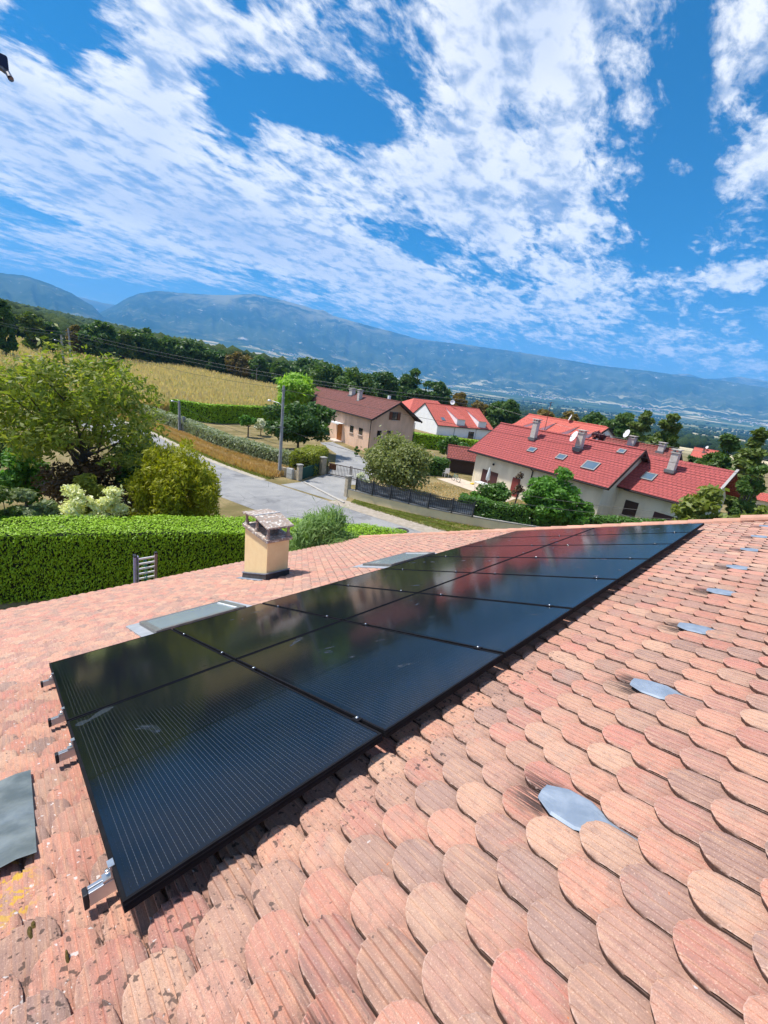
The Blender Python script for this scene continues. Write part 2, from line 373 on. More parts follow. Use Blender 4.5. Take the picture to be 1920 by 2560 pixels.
TILE_P, TILE_C, TILE_T, TILE_L = .1758, .146, .0255, .295
VENT_U, VENT_V, VENT_D = 1.246, -4.183, 1.0548
rng = np.random.default_rng(7)
def tile_proto(lod, h=.0014):
    R = .0832
    if lod == 0:
        ws = []
        for k in range(6):
            a = -R + 2 * R * k / 6; b = -R + 2 * R * (k + 1) / 6
            inner = [w for w in (-.083, -.075, -.066, .066, .075, .083) if a + .002 < w < b - .002]
            sh = lambda w: -.0052 * max((abs(w) - .070) / .0153, 0) ** 2 - .0022 * (w / R) ** 2
            ws.append((a + (.0012 if k else 0), h + sh(a)))
            for w in inner: ws.append((w, h - 2 * h * (w - a) / (b - a) + sh(w)))
            ws.append((b, -h + sh(b)))
        rows = [0, .005, .014, None]
    elif lod == 1:
        ws = [(-R, -.004), (-.08, .0), (-.062, .002), (-.03, -.001), (0, .002), (.03, -.001), (.062, .002), (.08, .0), (R, -.004)]; rows = [0, None]
    else:
        ws = [(-R, -.001), (-.07, 0), (-.035, .001), (.0, .001), (.035, .001), (.07, 0), (R, -.001)]; rows = [0, None]
    V = []; nc = len(ws); nr = len(rows)
    for rr in rows:
        for w, z in ws:
            s0 = R - math.sqrt(max(R * R - w * w, 0))
            s = TILE_L if rr is None else s0 + rr
            dz = {0: -.0045, .005: -.0014, .014: 0, None: 0}[rr] if lod == 0 else 0
            V.append((w, s, z + dz))
    Q = []
    for a in range(nr - 1):
        for b in range(nc - 1): Q.append((a * nc + b, a * nc + b + 1, (a + 1) * nc + b + 1, (a + 1) * nc + b))
    # rim: sides and rounded tip
    loop = [(nr - 1) * nc] + [0 + i for i in range(nc)] + [(nr - 1) * nc + nc - 1]
    o = len(V)
    for i in loop: x, s, z = V[i]; V.append((x, s, z - TILE_T))
    for i in range(len(loop) - 1): Q.append((loop[i + 1], loop[i], o + i, o + i + 1))
    return np.array(V), np.array(Q), o
def lay_tiles(u0, u1, j0, j1, skip, flip=False):
    protos = [tile_proto(0), tile_proto(1), tile_proto(2), tile_proto(0, .0046)]
    groups = {0: [], 1: [], 2: [], 3: []}
    for j in range(j0, j1):
        vt = -4.037 - TILE_C * j
        off = .65 + TILE_P / 2 * (j % 2)
        i0 = math.floor((u0 - off) / TILE_P); i1 = math.ceil((u1 - off) / TILE_P)
        for i in range(i0, i1 + 1):
            u = off + i * TILE_P
            if u < u0 or u > u1 or skip(u, vt): continue
            d = (Vector((u, vt, -.12)) - CR).length
            lod = 0 if d < 5.2 else (1 if d < 7 else 2)
            if .35 < u < 8.1 and -3.05 < vt < -.45 and lod == 0: lod = 2
            if lod == 0 and u < .30 + .25 * math.sin(vt * 9): lod = 3
            groups[lod].append((u, vt))
    VV = []; QQ = []; UU = []; o = 0
    for k, L in groups.items():
        if not L: continue
        P, Q, o_rim = protos[k]; L = np.array(L); n = len(L)
        du = rng.normal(0, .0012, n); dv = rng.normal(0, .0028, n); yaw = rng.normal(0, .010, n); dz = rng.normal(0, .0020, n); roll = rng.normal(0, .014, n)
        x = P[None, :, 0] + 0 * du[:, None]; s = P[None, :, 1] + 0 * x
        uu = L[:, 0, None] + du[:, None] + x + s * yaw[:, None]
        vv = L[:, 1, None] + dv[:, None] - s + x * yaw[:, None]
        nn = -.156 + .052 - s * (TILE_T / TILE_C) + P[None, :, 2] + dz[:, None] + x * roll[:, None]
        VV.append(np.stack([uu, vv, nn], -1).reshape(-1, 3))
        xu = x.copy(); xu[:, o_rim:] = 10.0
        UU.append(np.stack([xu, s], -1).reshape(-1, 2))
        QQ.append((Q[None] + (np.arange(n) * len(P))[:, None, None] + o).reshape(-1, 4)); o += n * len(P)
    return np.concatenate(VV), np.concatenate(QQ), np.concatenate(UU)

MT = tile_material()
RU0, RU1, RIDGE_V, EAVE_V = -3.2, 9.36, -5.62, 7.02
vents = [(VENT_U + VENT_D * k, VENT_V) for k in range(-2, 8)]
def skip(u, v):
    if any(abs(u - a) < .02 and abs(v - b) < .02 for a, b in vents): return True
    if .98 < u < 2.05 and .42 < v < 1.22: return True                # skylights sit in the tiles
    if 4.80 < u < 6.02 and .48 < v < 1.24: return True
    if 3.42 < u < 3.78 and 2.68 < v < 3.42: return True
    if -.86 < u < -.26 and -2.72 < v < -2.02: return True            # lead sheet
    return False
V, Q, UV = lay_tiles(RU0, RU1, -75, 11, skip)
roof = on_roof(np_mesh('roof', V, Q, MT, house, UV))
dark_felt = M('roof_underlay', (.05, .04, .035), rough=.9)
mb = MB()
mb.box((RU0, RIDGE_V, -.30), (RU1 - .02, EAVE_V - .22, -.165))
on_roof(mb.build('roof_boarding', dark_felt, house))
# north slope
ridge_w = r2w(0, RIDGE_V, -.14)
mb = MB()
def north(y, n): return (ridge_w.y - y * ct + n * st * -1, ridge_w.z - y * st + n * ct)
for k in range(36):
    y0, y1 = k * .16, (k + 1) * .16 + .03
    a = north(y0, .0); b = north(y1, .016); c2 = north(y1, .0)
    mb.add([(RU0, *a), (RU1, *a), (RU1, *b), (RU0, *b), (RU1, *c2), (RU0, *c2)], [(0, 3, 2, 1), (3, 5, 4, 2)])
tn = M('north_slope_tile', (.42, .22, .16), (.34, .21, .16), 6, .85, bump=.4, bscale=30)
plumb(mb.build('north_roof', tn, house))
# ridge and verge cover tiles
mb = MB()
u = RU0
while u < RU1 - .1:
    pts = []
    for k in range(9):
        a = math.radians(200 - 220 * k / 8); pts.append((math.cos(a) * .13, math.sin(a) * .115))
    vs = []
    for q, (uu, s) in enumerate(((u, 1.06), (u + .43, .94))):
        for (y, z) in pts: vs.append((uu, ridge_w.y + y * s, ridge_w.z + .01 + z * s))
    mb.add(vs, [(k, k + 1, 10 + k, 9 + k) for k in range(8)])
    u += .40
cover = M('cover_tile', (.60, .31, .22), (.46, .26, .19), 5, .85, bump=.5, bscale=60, rand=.12)
plumb(mb.build('ridge_cover', cover, house))
mb = MB(); v = EAVE_V - .1
while v > RIDGE_V + .1:
    vs = []; pts = [(math.cos(math.radians(205 - 230 * k / 8)) * .105, math.sin(math.radians(205 - 230 * k / 8)) * .085) for k in range(9)]
    hi = .0 if v > -3.6 else .035
    for q, (vv, s) in enumerate(((v, 1.10), (v - .42, .92))):
        for (x, z) in pts: vs.append((RU1 + .02 + x * s, vv, -.13 + hi + z * s))
    mb.add(vs, [(k, k + 1, 10 + k, 9 + k) for k in range(8)]); v -= .385
on_roof(mb.build('verge_cover', cover, house))
mb = MB()
e = r2w(0, EAVE_V, -.15)
prof = [(.0, .0), (.0, -.07), (.03, -.11), (.08, -.11), (.11, -.07), (.11, -.005)]
vs = []
for uu in (RU0, RU1):
    for (y, z) in prof: vs.append((uu, e.y - .02 + y, e.z - .03 + z))
mb.add(vs, [(k, k + 1, 7 + k, 6 + k) for k in range(5)])
plumb(mb.build('gutter', M('zinc_gutter', (.30, .31, .33), rough=.45, metal=.7), house))
stucco_y = M('yellow_stucco', (.92, .72, .40), (.88, .67, .36), 5, .9, bump=.5, bscale=55, bd=.006)
mb = MB()
yN, yS = ridge_w.y - 5.0 * ct, e.y - .45
def under(y):       # underside of the roof
    return (ridge_w.z - abs(y - ridge_w.y) * math.tan(TH)) - .20
for x in (RU0 + .4, RU1 - .3):
    mb.add([(x, yN, GZ), (x, yS, GZ), (x, yS, under(yS)), (x, ridge_w.y, under(ridge_w.y)), (x, yN, under(yN))], [(0, 1, 2, 3, 4)])
for y in (yN, yS):
    mb.add([(RU0 + .4, y, GZ), (RU1 - .3, y, GZ), (RU1 - .3, y, under(y)), (RU0 + .4, y, under(y))], [(0, 1, 2, 3)])
plumb(mb.build('wall', stucco_y, house))

# chimney
zinc = M('weathered_zinc', (.20, .25, .32), (.29, .34, .41), 9, .55, metal=.15, bump=.15, bscale=14)
zinc_dark = M('dark_lead', (.055, .055, .06), (.09, .09, .095), 8, .5, metal=.3)
def lichen_stone():
    t = NT('lichen_concrete'); o = t.tc()
    c = t.mix(t.ss(t.noise(o, 30, 5, .65), .4, .6), (.36, .27, .22), (.27, .23, .20))
    c = t.mix(t.ss(t.noise(t.map(o, (1, 1, 1), (4, 4, 4)), 16, 4, .6), .54, .60), c, (.66, .62, .56))
    c = t.mix(t.ss(t.noise(t.map(o, (1, 1, 1), (9, 2, 4)), 22, 4, .6), .60, .66), c, (.46, .24, .15))
    t.bsdf(Base_Color=c, Roughness=.9, Normal=t.bump(t.noise(o, 90, 5, .7), .7, .006)); return t.mat
stone = lichen_stone()
CX0, CX1, CY0, CY1 = 3.365, 3.825, 2.235, 3.19
ZT = -.245
def roofz(y): return r2w(0, 0, -.13).z - (y - r2w(0, 0, -.13).y) * math.tan(TH)
mb = MB()
mb.add([(CX0, CY0, roofz(CY0) - .1), (CX1, CY0, roofz(CY0) - .1), (CX1, CY1, roofz(CY1) - .1), (CX0, CY1, roofz(CY1) - .1),
        (CX0, CY0, ZT), (CX1, CY0, ZT), (CX1, CY1, ZT), (CX0, CY1, ZT)], [(4, 5, 6, 7), (0, 1, 5, 4), (1, 2, 6, 5), (2, 3, 7, 6), (3, 0, 4, 7)])
chim = plumb(mb.build('chimney', stucco_y, house, bevel=.006)); chim['label'] = 'yellow stucco chimney with lichen covered stone cap'
mb = MB()
for (g, hz) in ((.022, .165), (.034, .02)):
    lo = -.05
    x0, x1, y0, y1 = CX0 - g, CX1 + g, CY0 - g, CY1 + g
    if hz < .1: continue
    mb.add([(x0 - .012, y0 - .012, roofz(y0) + lo), (x1 + .012, y0 - .012, roofz(y0) + lo), (x1 + .012, y1 + .012, roofz(y1) + lo), (x0 - .012, y1 + .012, roofz(y1) + lo),
            (x0, y0, roofz(y0) + hz - .03), (x1, y0, roofz(y0) + hz - .03), (x1, y1, roofz(y1) + hz - .03), (x0, y1, roofz(y1) + hz - .03)],
           [(0, 1, 5, 4), (1, 2, 6, 5), (2, 3, 7, 6), (3, 0, 4, 7), (4, 5, 6, 7)])
mb.build('base_flashing', zinc_dark, chim)
mb = MB(); g = .03
for (p, q) in (((CX0 - g, CY0 - g), (CX1 + g, CY0 - g)), ((CX1 + g, CY0 - g), (CX1 + g, CY1 + g)), ((CX1 + g, CY1 + g), (CX0 - g, CY1 + g)), ((CX0 - g, CY1 + g), (CX0 - g, CY0 - g))):
    mb.obox((*p, roofz(p[1]) + .145), (*q, roofz(q[1]) + .145), .012, .022)
mb.build('flashing_rim', zinc, chim)
mb = MB()
g = .045
mb.prism([(CX0 - g, CY0 - g), (CX1 + g, CY0 - g), (CX1 + g, CY1 + g), (CX0 - g, CY1 + g)], ZT + .002, ZT + .07)
mb.build('cap', stone, chim, bevel=.012)
mb = MB()
for (x, y) in ((CX0 + .02, CY0 + .03), (CX1 - .02, CY0 + .03), (CX0 + .02, CY1 - .03), (CX1 - .02, CY1 - .03), (CX0 + .02, (CY0 + CY1) / 2), (CX1 - .02, (CY0 + CY1) / 2)):
    mb = MB(); mb.lathe([(.055, ZT + .07), (.045, ZT + .10), (.028, ZT + .16), (.026, ZT + .24), (.036, ZT + .285)], (x, y, 0), 10); mb.build('cap_pillar', stone, chim, smooth=True)

mb = MB()
ym = (CY0 + CY1) / 2; zc = ZT + .275
for (ya, yb, za, zb) in ((CY0 - .06, ym, zc, zc + .085), (ym, CY1 + .06, zc + .085, zc)):
    x0, x1 = CX0 - .05, CX1 + .05; yb -= .004 if yb == ym else 0
    mb.add([(x0, ya, za), (x1, ya, za), (x1, yb, zb), (x0, yb, zb), (x0, ya, za + .035), (x1, ya, za + .035), (x1, yb, zb + .035), (x0, yb, zb + .035)],
           [(3, 2, 1, 0), (4, 5, 6, 7), (0, 1, 5, 4), (1, 2, 6, 5), (2, 3, 7, 6), (3, 0, 4, 7)])
mb.build('cover_slab', stone, chim, bevel=.008)
mb = MB(); mb.tube([(CX0 + .02, ym, zc + .125), (CX1 + .03, ym, zc + .125)], .014, 6)
mb.tube([(CX0 - .05, ym, zc + .122), (CX0 + .02, ym, zc + .125)], .014, 6)
mb.build('mortar_joint', M('pale_mortar', (.66, .63, .60), rough=.9), chim)
mb = MB()
FLUE = M('sooty_flue', (.10, .10, .10), (.2, .2, .2), 12, .6)
for yy in (CY0 + .22, CY1 - .25):
    mb = MB(); mb.lathe([(.095, ZT + .07), (.095, ZT + .15), (.115, ZT + .16), (.115, ZT + .18), (.08, ZT + .18), (.075, ZT + .08)], ((CX0 + CX1) / 2, yy, 0), 18); mb.build('flue_pot', FLUE, chim, smooth=True)
mb = MB(); mb.box((CX0 - .19, CY0 - .04, 0), (CX0 - .02, CY1 + .12, .006))
vs = []
mb = MB()
def flash(u0, u1, v0, v1, n): mb.add([(u0, v0, n), (u1, v0, n), (u1, v1, n), (u0, v1, n)], [(0, 3, 2, 1)])
flash(3.24, 3.36, 2.5, 3.62, -.105); flash(3.83, 3.97, 2.5, 3.62, -.105)
on_roof(mb.build('soaker_flashing', zinc, house))

# skylights
grey_al = M('grey_skylight_frame', (.27, .27, .255), (.22, .22, .21), 20, .45, metal=.5)
lead_pale = M('pale_lead', (.42, .44, .47), (.50, .52, .55), 6, .5, metal=.4, bump=.2, bscale=12)
def glass_mat(name, c, rough=.04):
    t = NT(name); t.bsdf(Base_Color=c, Roughness=rough, Specular_IOR_Level=.9, Metallic=.0, Coat_Weight=.6, Coat_Roughness=.02); return t.mat
sky_glass = glass_mat('skylight_glass', (.33, .40, .45), .10)
def skylight(u0, u1, v0, v1, label):
    f = MB(); w = .065; n0, n1 = -.16, -.055
    f.box((u0, v0, n0), (u0 + w, v1, n1)); f.box((u1 - w, v0, n0), (u1, v1, n1))
    f.box((u0 + w + .002, v0, n0), (u1 - w - .002, v0 + w, n1 + .004)); f.box((u0 + w + .002, v1 - w, n0), (u1 - w - .002, v1, n1 - .004))
    o = on_roof(f.build('skylight', grey_al, house, bevel=.006)); o['label'] = label
    mb_ = MB(); mb_.box((u0 + w, v0 + w + .001, n0 + .05), (u1 - w, v1 - w - .001, n1 - .010)); mb_.build('pane', sky_glass, o)
    mb_ = MB()
    for (a, b, c_, d) in ((u0 - .13, u0 - .001, v0 - .1, v1 + .02), (u1 + .001, u1 + .12, v0 - .1, v1 + .02), (u0 - .13, u1 + .12, v1 + .021, v1 + .16)):
        mb_.box((a, c_, -.135), (b, d, -.098))
    mb_.build('flashing', lead_pale, o)
    mb_ = MB()
    mb_.box((u1 - w - .05, v0 + w + .03, n1 - .008), (u1 - w - .02, v1 - w - .04, n1 - .002)); mb_.build('seal_strip', M('pale_strip', (.7, .7, .7), rough=.4), o)
skylight(.97, 2.06, .36, 1.22, 'skylight close to the lower edge of the panels, left of the chimney')
skylight(4.80, 6.02, .42, 1.24, 'skylight beyond the chimney near the far panels')

# creased lead sheet at the left
mb = MB(); nx, ny = 14, 16; u0, u1, v0, v1 = -1.0, -.185, -2.82, -2.03
for i in range(ny + 1):
    for j in range(nx + 1):
        a = u0 + (u1 - u0) * j / nx; b = v0 + (v1 - v0) * i / ny
        n = -.086 + .005 * math.sin(a * 9 + b * 5) + .005 * math.sin(a * 23 - b * 11) * math.exp(-((b + 2.7) / .15) ** 2) + (.006 if b > -2.45 else 0)
        if j == nx: n -= .012
        mb.v.append((a, b, n))
for i in range(ny):
    for j in range(nx):
        k = i * (nx + 1) + j; mb.f.append((k, k + nx + 1, k + nx + 2, k + 1)); mb.m.append(0)
o = on_roof(mb.build('lead_sheet', M('mottled_lead', (.17, .20, .205), (.36, .39, .38), 4.5, .33, metal=.5, bump=.25, bscale=9), house, smooth=True))
o['label'] = 'creased grey lead sheet let into the tiles at the left edge'

# vent tiles
def vent(u, v):
    mb_ = MB()
    w = .080; top = [(-w * .50, .022), (w * .50, .022), (w, -.045), (w, -.30), (-w, -.30), (-w, -.045)]
    nz = lambda b: -.097 + (b - .022) * .150
    rows = ((.024, .040), (-.040, w), (-.08, w), (-.12, w), (-.20, w * .55), (-.30, w * .5)); cols = (-1, -.86, -.5, -.15, .2, .55, .86, 1)
    for b, hw in rows:
        for q in cols:
            mb_.v.append((u + q * hw, v + b, nz(b) + .005 * (1 - abs(q)) + .0012 * math.sin(q * 5 + b * 40 + u) - (.005 if abs(q) == 1 else 0)))
    for i in range(len(rows) - 1):
        for j in range(len(cols) - 1):
            k = i * len(cols) + j; mb_.f.append((k, k + len(cols), k + len(cols) + 1, k + 1)); mb_.m.append(0)
    n0_ = len(cols)
    rim = list(range(n0_)); mb_.add([(mb_.v[k][0], mb_.v[k][1] - .001, mb_.v[k][2] - .014) for k in rim], [])
    o_ = len(mb_.v) - n0_
    for k in range(n0_ - 1): mb_.f.append((k, k + 1, o_ + k + 1, o_ + k)); mb_.m.append(0)
    return on_roof(mb_.build('roof_vent', zinc, house, smooth=False))
for (u, v) in vents[1:]: vent(u, v)

# moss in the tile gaps at lower left
moss_m = M('brown_moss', (.085, .065, .015), (.16, .11, .03), 60, .95, bump=1, bscale=200, bd=.01)
def moss(u, v, a, b, h=.02):
    mb_ = MB(); n = 9; vs = [(u, v, -.115 + h)]
    for rr in (.5, 1.0):
        for k in range(n):
            t_ = 2 * PI * k / n; q = rr * random.uniform(.75, 1.15); vs.append((u + a * q * math.cos(t_), v + b * q * math.sin(t_), -.115 + h * (.7 if rr < 1 else -.3)))
    mb_.add(vs, [(0, 1 + k, 1 + (k + 1) % n) for k in range(n)] + [(1 + k, 1 + n + k, 1 + n + (k + 1) % n, 1 + (k + 1) % n) for k in range(n)])
    return on_roof(mb_.build('moss_clump', moss_m, house, smooth=True))
random.seed(3)
def roof_hit(px, py, n=-.115):
    d = Vector(ray(px, py)); c0 = Vector(CAM)
    f = lambda p: (p.x, p.y * ct - p.z * st, p.y * st + p.z * ct)
    a = f(c0); b = f(d); t_ = (n - a[2]) / b[2]; return a[0] + b[0] * t_, a[1] + b[1] * t_
for (px, py, a, b) in ((75, 2335, .010, .034), (84, 2318, .009, .02), (168, 2390, .005, .02)):
    u, v = roof_hit(px, py); moss(u, v, a, b)

# ================================================================== solar panels
def cell_material():
    t = NT('solar_cells'); ob = t.tc(); s = t.n('ShaderNodeSeparateXYZ', {0: ob}); u, v = s.outputs[0], s.outputs[1]
    def line(x, period, half, off=0.0):
        f = t.math('ABSOLUTE', t.math('SUBTRACT', t.math('FRACT', t.math('ADD', t.math('DIVIDE', x, period), off)), .5)); return t.math('LESS_THAN', f, half / period)
    inside = t.math('MULTIPLY', t.math('MULTIPLY', t.math('GREATER_THAN', u, .028), t.math('LESS_THAN', u, 1.012)),
                    t.math('MULTIPLY', t.math('GREATER_THAN', v, .03), t.math('LESS_THAN', v, 1.705)))
    bus = t.math('MULTIPLY', line(u, .01822, .00055), inside)
    mid = t.math('LESS_THAN', t.math('ABSOLUTE', t.math('SUBTRACT', v, .8675)), .009)
    col = line(u, .164, .0012, .34); row = line(v, .0925, .0010, .38)
    dot = t.math('MULTIPLY', line(v, .0185, .0016), line(u, .01822, .0012))
    nz = t.noise(ob, 1.2, 3); info = t.n('ShaderNodeObjectInfo').outputs['Random']
    cell = t.mix(nz, (.0018, .0030, .0060), (.0030, .0052, .0110))
    cell = t.mix(t.math('MULTIPLY', t.math('MAXIMUM', col, row), .8), cell, (.002, .002, .003))
    c = t.mix(t.math('MULTIPLY', bus, .8), cell, (.062, .068, .075))
    c = t.mix(t.math('MULTIPLY', t.math('MULTIPLY', dot, inside), .4), c, (.13, .135, .14))
    c = t.mix(mid, c, (.0025, .003, .004))
    off = t.n('ShaderNodeCombineXYZ', {0: t.math('MULTIPLY', info, 91), 1: t.math('MULTIPLY', info, 37)}).outputs[0]
    ov = t.n('ShaderNodeVectorMath', {0: ob, 1: off}, operation='ADD').outputs[0]
    sm = t.ss(t.noise(ov, 3.2, 3, .55, .8), .665, .72)
    dust = t.math('MULTIPLY', t.ss(t.noise(ov, 60, 5, .7), .4, .7), .004)
    c = t.mix(t.math('ADD', t.math('MULTIPLY', sm, .05), dust), c, (.35, .42, .5))
    rough = t.math('ADD', .07, t.math('ADD', t.math('MULTIPLY', sm, .22), t.math('MULTIPLY', t.noise(ov, 2.2, 4), .05)))
    t.bsdf(Base_Color=c, Roughness=rough, IOR=1.40, Specular_IOR_Level=.5, Normal=t.bump(t.noise(t.map(ob, (1, 1, 1)), 7, 2), .015, .01)); return t.mat
cells = cell_material()
black_al = M('black_anodised', (.010, .010, .012), (.014, .014, .017), 12, .6, spec=.06)
def make_panel():
    r = empty('solar_panel', (0, 0, 0))
    f = MB(); w, l, fw, hh = 1.04, 1.735, .011, .036
    for (a, b) in (((0, 0), (w, fw)), ((0, l - fw), (w, l)), ((0, fw + .0005), (fw, l - fw - .0005)), ((w - fw, fw + .0005), (w, l - fw - .0005))):
        f.box((a[0], a[1], -hh), (b[0], b[1], 0))
    for zz in (-.010, -.020): f.box((.001, -.0015, zz - .003), (w - .001, 0, zz)); f.box((-.0015, .001, zz - .003), (0, l - .001, zz))
    f.build('frame', black_al, r, bevel=.0012)
    g = MB(); g.box((fw + .0003, fw + .0003, -.008), (w - fw - .0003, l - fw - .0003, -.0022)); g.build('glass', cells, r)
    return r
p0 = make_panel()
for row in range(2):
    for i in range(8):
        p = p0 if (row == 0 and i == 0) else copy_tree(p0)
        v0 = -1.735 if row == 0 else -3.49
        p.location = r2w(i * 1.06, v0, 0); p.rotation_euler = (-TH, 0, 0)
        rowname = 'lower' if row == 0 else 'upper'
        nth = ['first', 'second', 'third', 'fourth', 'fifth', 'sixth', 'seventh', 'eighth'][i]
        tag(p, ('black solar panel, %s from the near end in the %s row' % (nth, rowname)), 'solar panel', 'solar panels on the tiled roof')

al = M('bare_aluminium', (.72, .72, .74), (.60, .60, .62), 9, .35, metal=.85)
black_pl = M('black_plastic', (.02, .02, .025), rough=.45)
bolt_m = M('bright_bolt', (.80, .80, .82), rough=.22, metal=.9)
def make_rail():
    r = empty('mounting_rail')
    b = MB(); b.box((-.068, -.02, -.080), (8.47, -.003, -.038)); b.box((-.068, .003, -.080), (8.47, .02, -.038)); b.box((-.068, -.003, -.080), (8.47, .003, -.050))
    b.build('rail_bar', al, r, bevel=.002)
    c_ = MB(); c_.box((-.083, -.022, -.083), (-.0685, .022, -.036)); c_.build('end_cap', black_pl, r, bevel=.003); c_ = MB(); c_.box((8.4705, -.022, -.083), (8.487, .022, -.036)); c_.build('end_cap', black_pl, r, bevel=.003)
    for i in range(9):
        x = -.012 if i == 0 else (8.472 if i == 8 else i * 1.06 - .01)
        k = MB()
        if i in (0, 8):
            sgn = -1 if i == 0 else 1
            k.box((x - .016, -.02, -.036), (x + .016, .02, -.030)); k.box((x + (.006 if i == 0 else -.012), -.02, -.0299), (x + (.012 if i == 0 else -.006), .02, .001)); k.box((x + (.002 if i == 0 else -.02), -.02, .0012), (x + (.02 if i == 0 else -.002), .02, .004))
        else:
            k.box((x - .018, -.025, .0005), (x + .018, .025, .0035)); k.box((x - .006, -.025, -.03), (x + .006, .025, .0004))
        cl = k.build('clamp', al if i in (0, 8) else black_al, r)
        k = MB(); k.lathe([(0, .012), (.007, .012), (.0085, .009), (.0085, .0035), (.006, .003)], (x, 0, -.022 if i in (0, 8) else 0), 10); k.build('bolt', bolt_m, cl, smooth=True)
    return r
r0 = make_rail()
for i, (v, lb) in enumerate(((-.45, 'aluminium rail under the lower panel row, nearest the eaves'), (-1.48, 'aluminium rail just below the joint between the panel rows'),
                             (-2.09, 'aluminium rail just above the joint between the panel rows'), (-3.29, 'aluminium rail under the upper panel edge, ending at the near corner'))):
    r = r0 if i == 0 else copy_tree(r0)
    r.location = r2w(0, v, 0); r.rotation_euler = (-TH, 0, 0); tag(r, lb, 'rail', 'rails carrying the solar panels')
mb = MB()
for v in (-.45, -1.48, -2.09, -3.29):
    u = .25
    while u < 8.4: on_roof(MB().box((u - .015, v - .015, -.135), (u + .015, v + .015, -.081)).build('roof_hook', al, house)); u += 1.8


# ================================================================== ladder against the eaves
lad = empty('ladder', (2.1, 6.9, GZ), label='multi part aluminium ladder with lilac stiles leaning on the eaves', cat='ladder')
lil = M('lilac_aluminium', (.30, .29, .52), (.38, .37, .58), 30, .4, metal=.3); brn = M('worn_stile', (.30, .20, .19), (.24, .20, .19), 8, .5, metal=.2)
rungm = M('white_aluminium', (.80, .80, .80), rough=.4, metal=.2); teal = M('teal_strap', (.02, .22, .2), rough=.6)
top = e.z + .56 - GZ
def stile(x, y, name, m, w=.028, d=.065):
    b = MB(); b.obox((x, y + .55, 0), (x, y, top), d, w, up=(1, 0, 0)); return b.build(name, m, lad, bevel=.003)
stile(.04, -.02, 'stile', lil, .05); stile(.045, .06, 'stile', lil, .05); stile(.11, .0, 'stile', lil, .02); stile(.53, 0, 'stile', brn, .06, .09)
for k in range(9):
    z = top - .10 - k * .155
    y = .55 * (1 - z / top)
    b = MB(); b.box((.12, y - .02, z - .024), (.5, y + .012, z + .024)); b.build('rung', rungm, lad, bevel=.004)
b = MB(); b.box((.26, .10, top - .9), (.275, .115, top - .12)); b.box((.30, .10, top - .9), (.325, .115, top - .12)); b.build('strap', teal, lad)
for x, y in ((.04, -.02), (.045, .06), (.53, 0)):
    b = MB(); b.box((x - .035, y - .045, top), (x + .035, y + .045, top + .035)); b.build('end_cap', black_pl, lad, bevel=.006)

# ================================================================== aerial over the roof, only its tip in view
ant_m = M('aerial_metal', (.12, .13, .16), (.2, .2, .22), 14, .35, metal=.8)
A0 = Vector(spot(12, 160, .80)); A1 = Vector(spot(27, 197, .78))
ub, vb = -.75, -3.75
base = r2w(ub, vb, -.12)
ant = empty('roof_aerial', base, label='dark tip of an aerial boom with a bent rod, high at the left edge', cat='aerial')
mb = MB(); mb.tube([(0, 0, 0), (0, 0, A0.z - base.z + .1)], .009, 10); mb.build('mast', ant_m, ant)
d = A0 - base
mb = MB(); mb.obox((0, 0, d.z + .02), (d.x - .004, d.y, d.z), .009, .009); mb.build('boom', M('grey_boom', (.34, .33, .32), rough=.5, metal=.4), ant)
mb = MB(); mb.obox((d.x - .007, d.y, d.z), (d.x + .003, d.y, d.z), .0125, .0145); mb.build('boom_cap', M('navy_plastic', (.006, .010, .05), rough=.4), ant, bevel=.002)
mb = MB(); q = A1 - base; mb.tube([(d.x - .008, d.y, d.z - .004), (d.x + (q.x - d.x) * .4, d.y + (q.y - d.y) * .4, d.z + (q.z - d.z) * .55), (q.x, q.y, q.z)], .003, 10); mb.build('rod', ant_m, ant, smooth=True)

# ================================================================== terrain
CX, CY, CZ = CAM
AZ = [-180, -40, 0, 30, 40, 50, 55, 60, 62, 67, 72, 77, 82, 87, 95, 120, 180]
ZFAR = [-8, -11, -12, -11, -10, -8, -6, -4.3, -3.6, -2.4, -.9, -1.3, -1.6, 1.4, 3, 2, -8]
CRA = [40, 45, 49.4, 55.5, 61.5, 67, 72.1, 76.8, 81.1, 84.9, 87, 92, 110]
CRE = [-.2, .2, .5, 1.0, 1.48, 1.8, 2.08, 2.47, 2.76, 3.0, 3.1, 3.5, 3.5]
FTA = [-60, 4.6, 10.8, 20, 31, 40, 49.5, 63.8, 74.5, 90, 120]
FTE = [1.0, 1.1, 1.25, 1.3, 1.1, 1.0, 1.6, 2.7, 2.7, 3.0, 3.0]
tan = lambda d: np.tan(np.radians(d))
def sstep(x, a, b):
    t = np.clip((x - a) / (b - a), 0, 1); return t * t * (3 - 2 * t)
RK = [0, 46, 72, 200, 500, 1100, 1700, 3000, 5000, 6600]
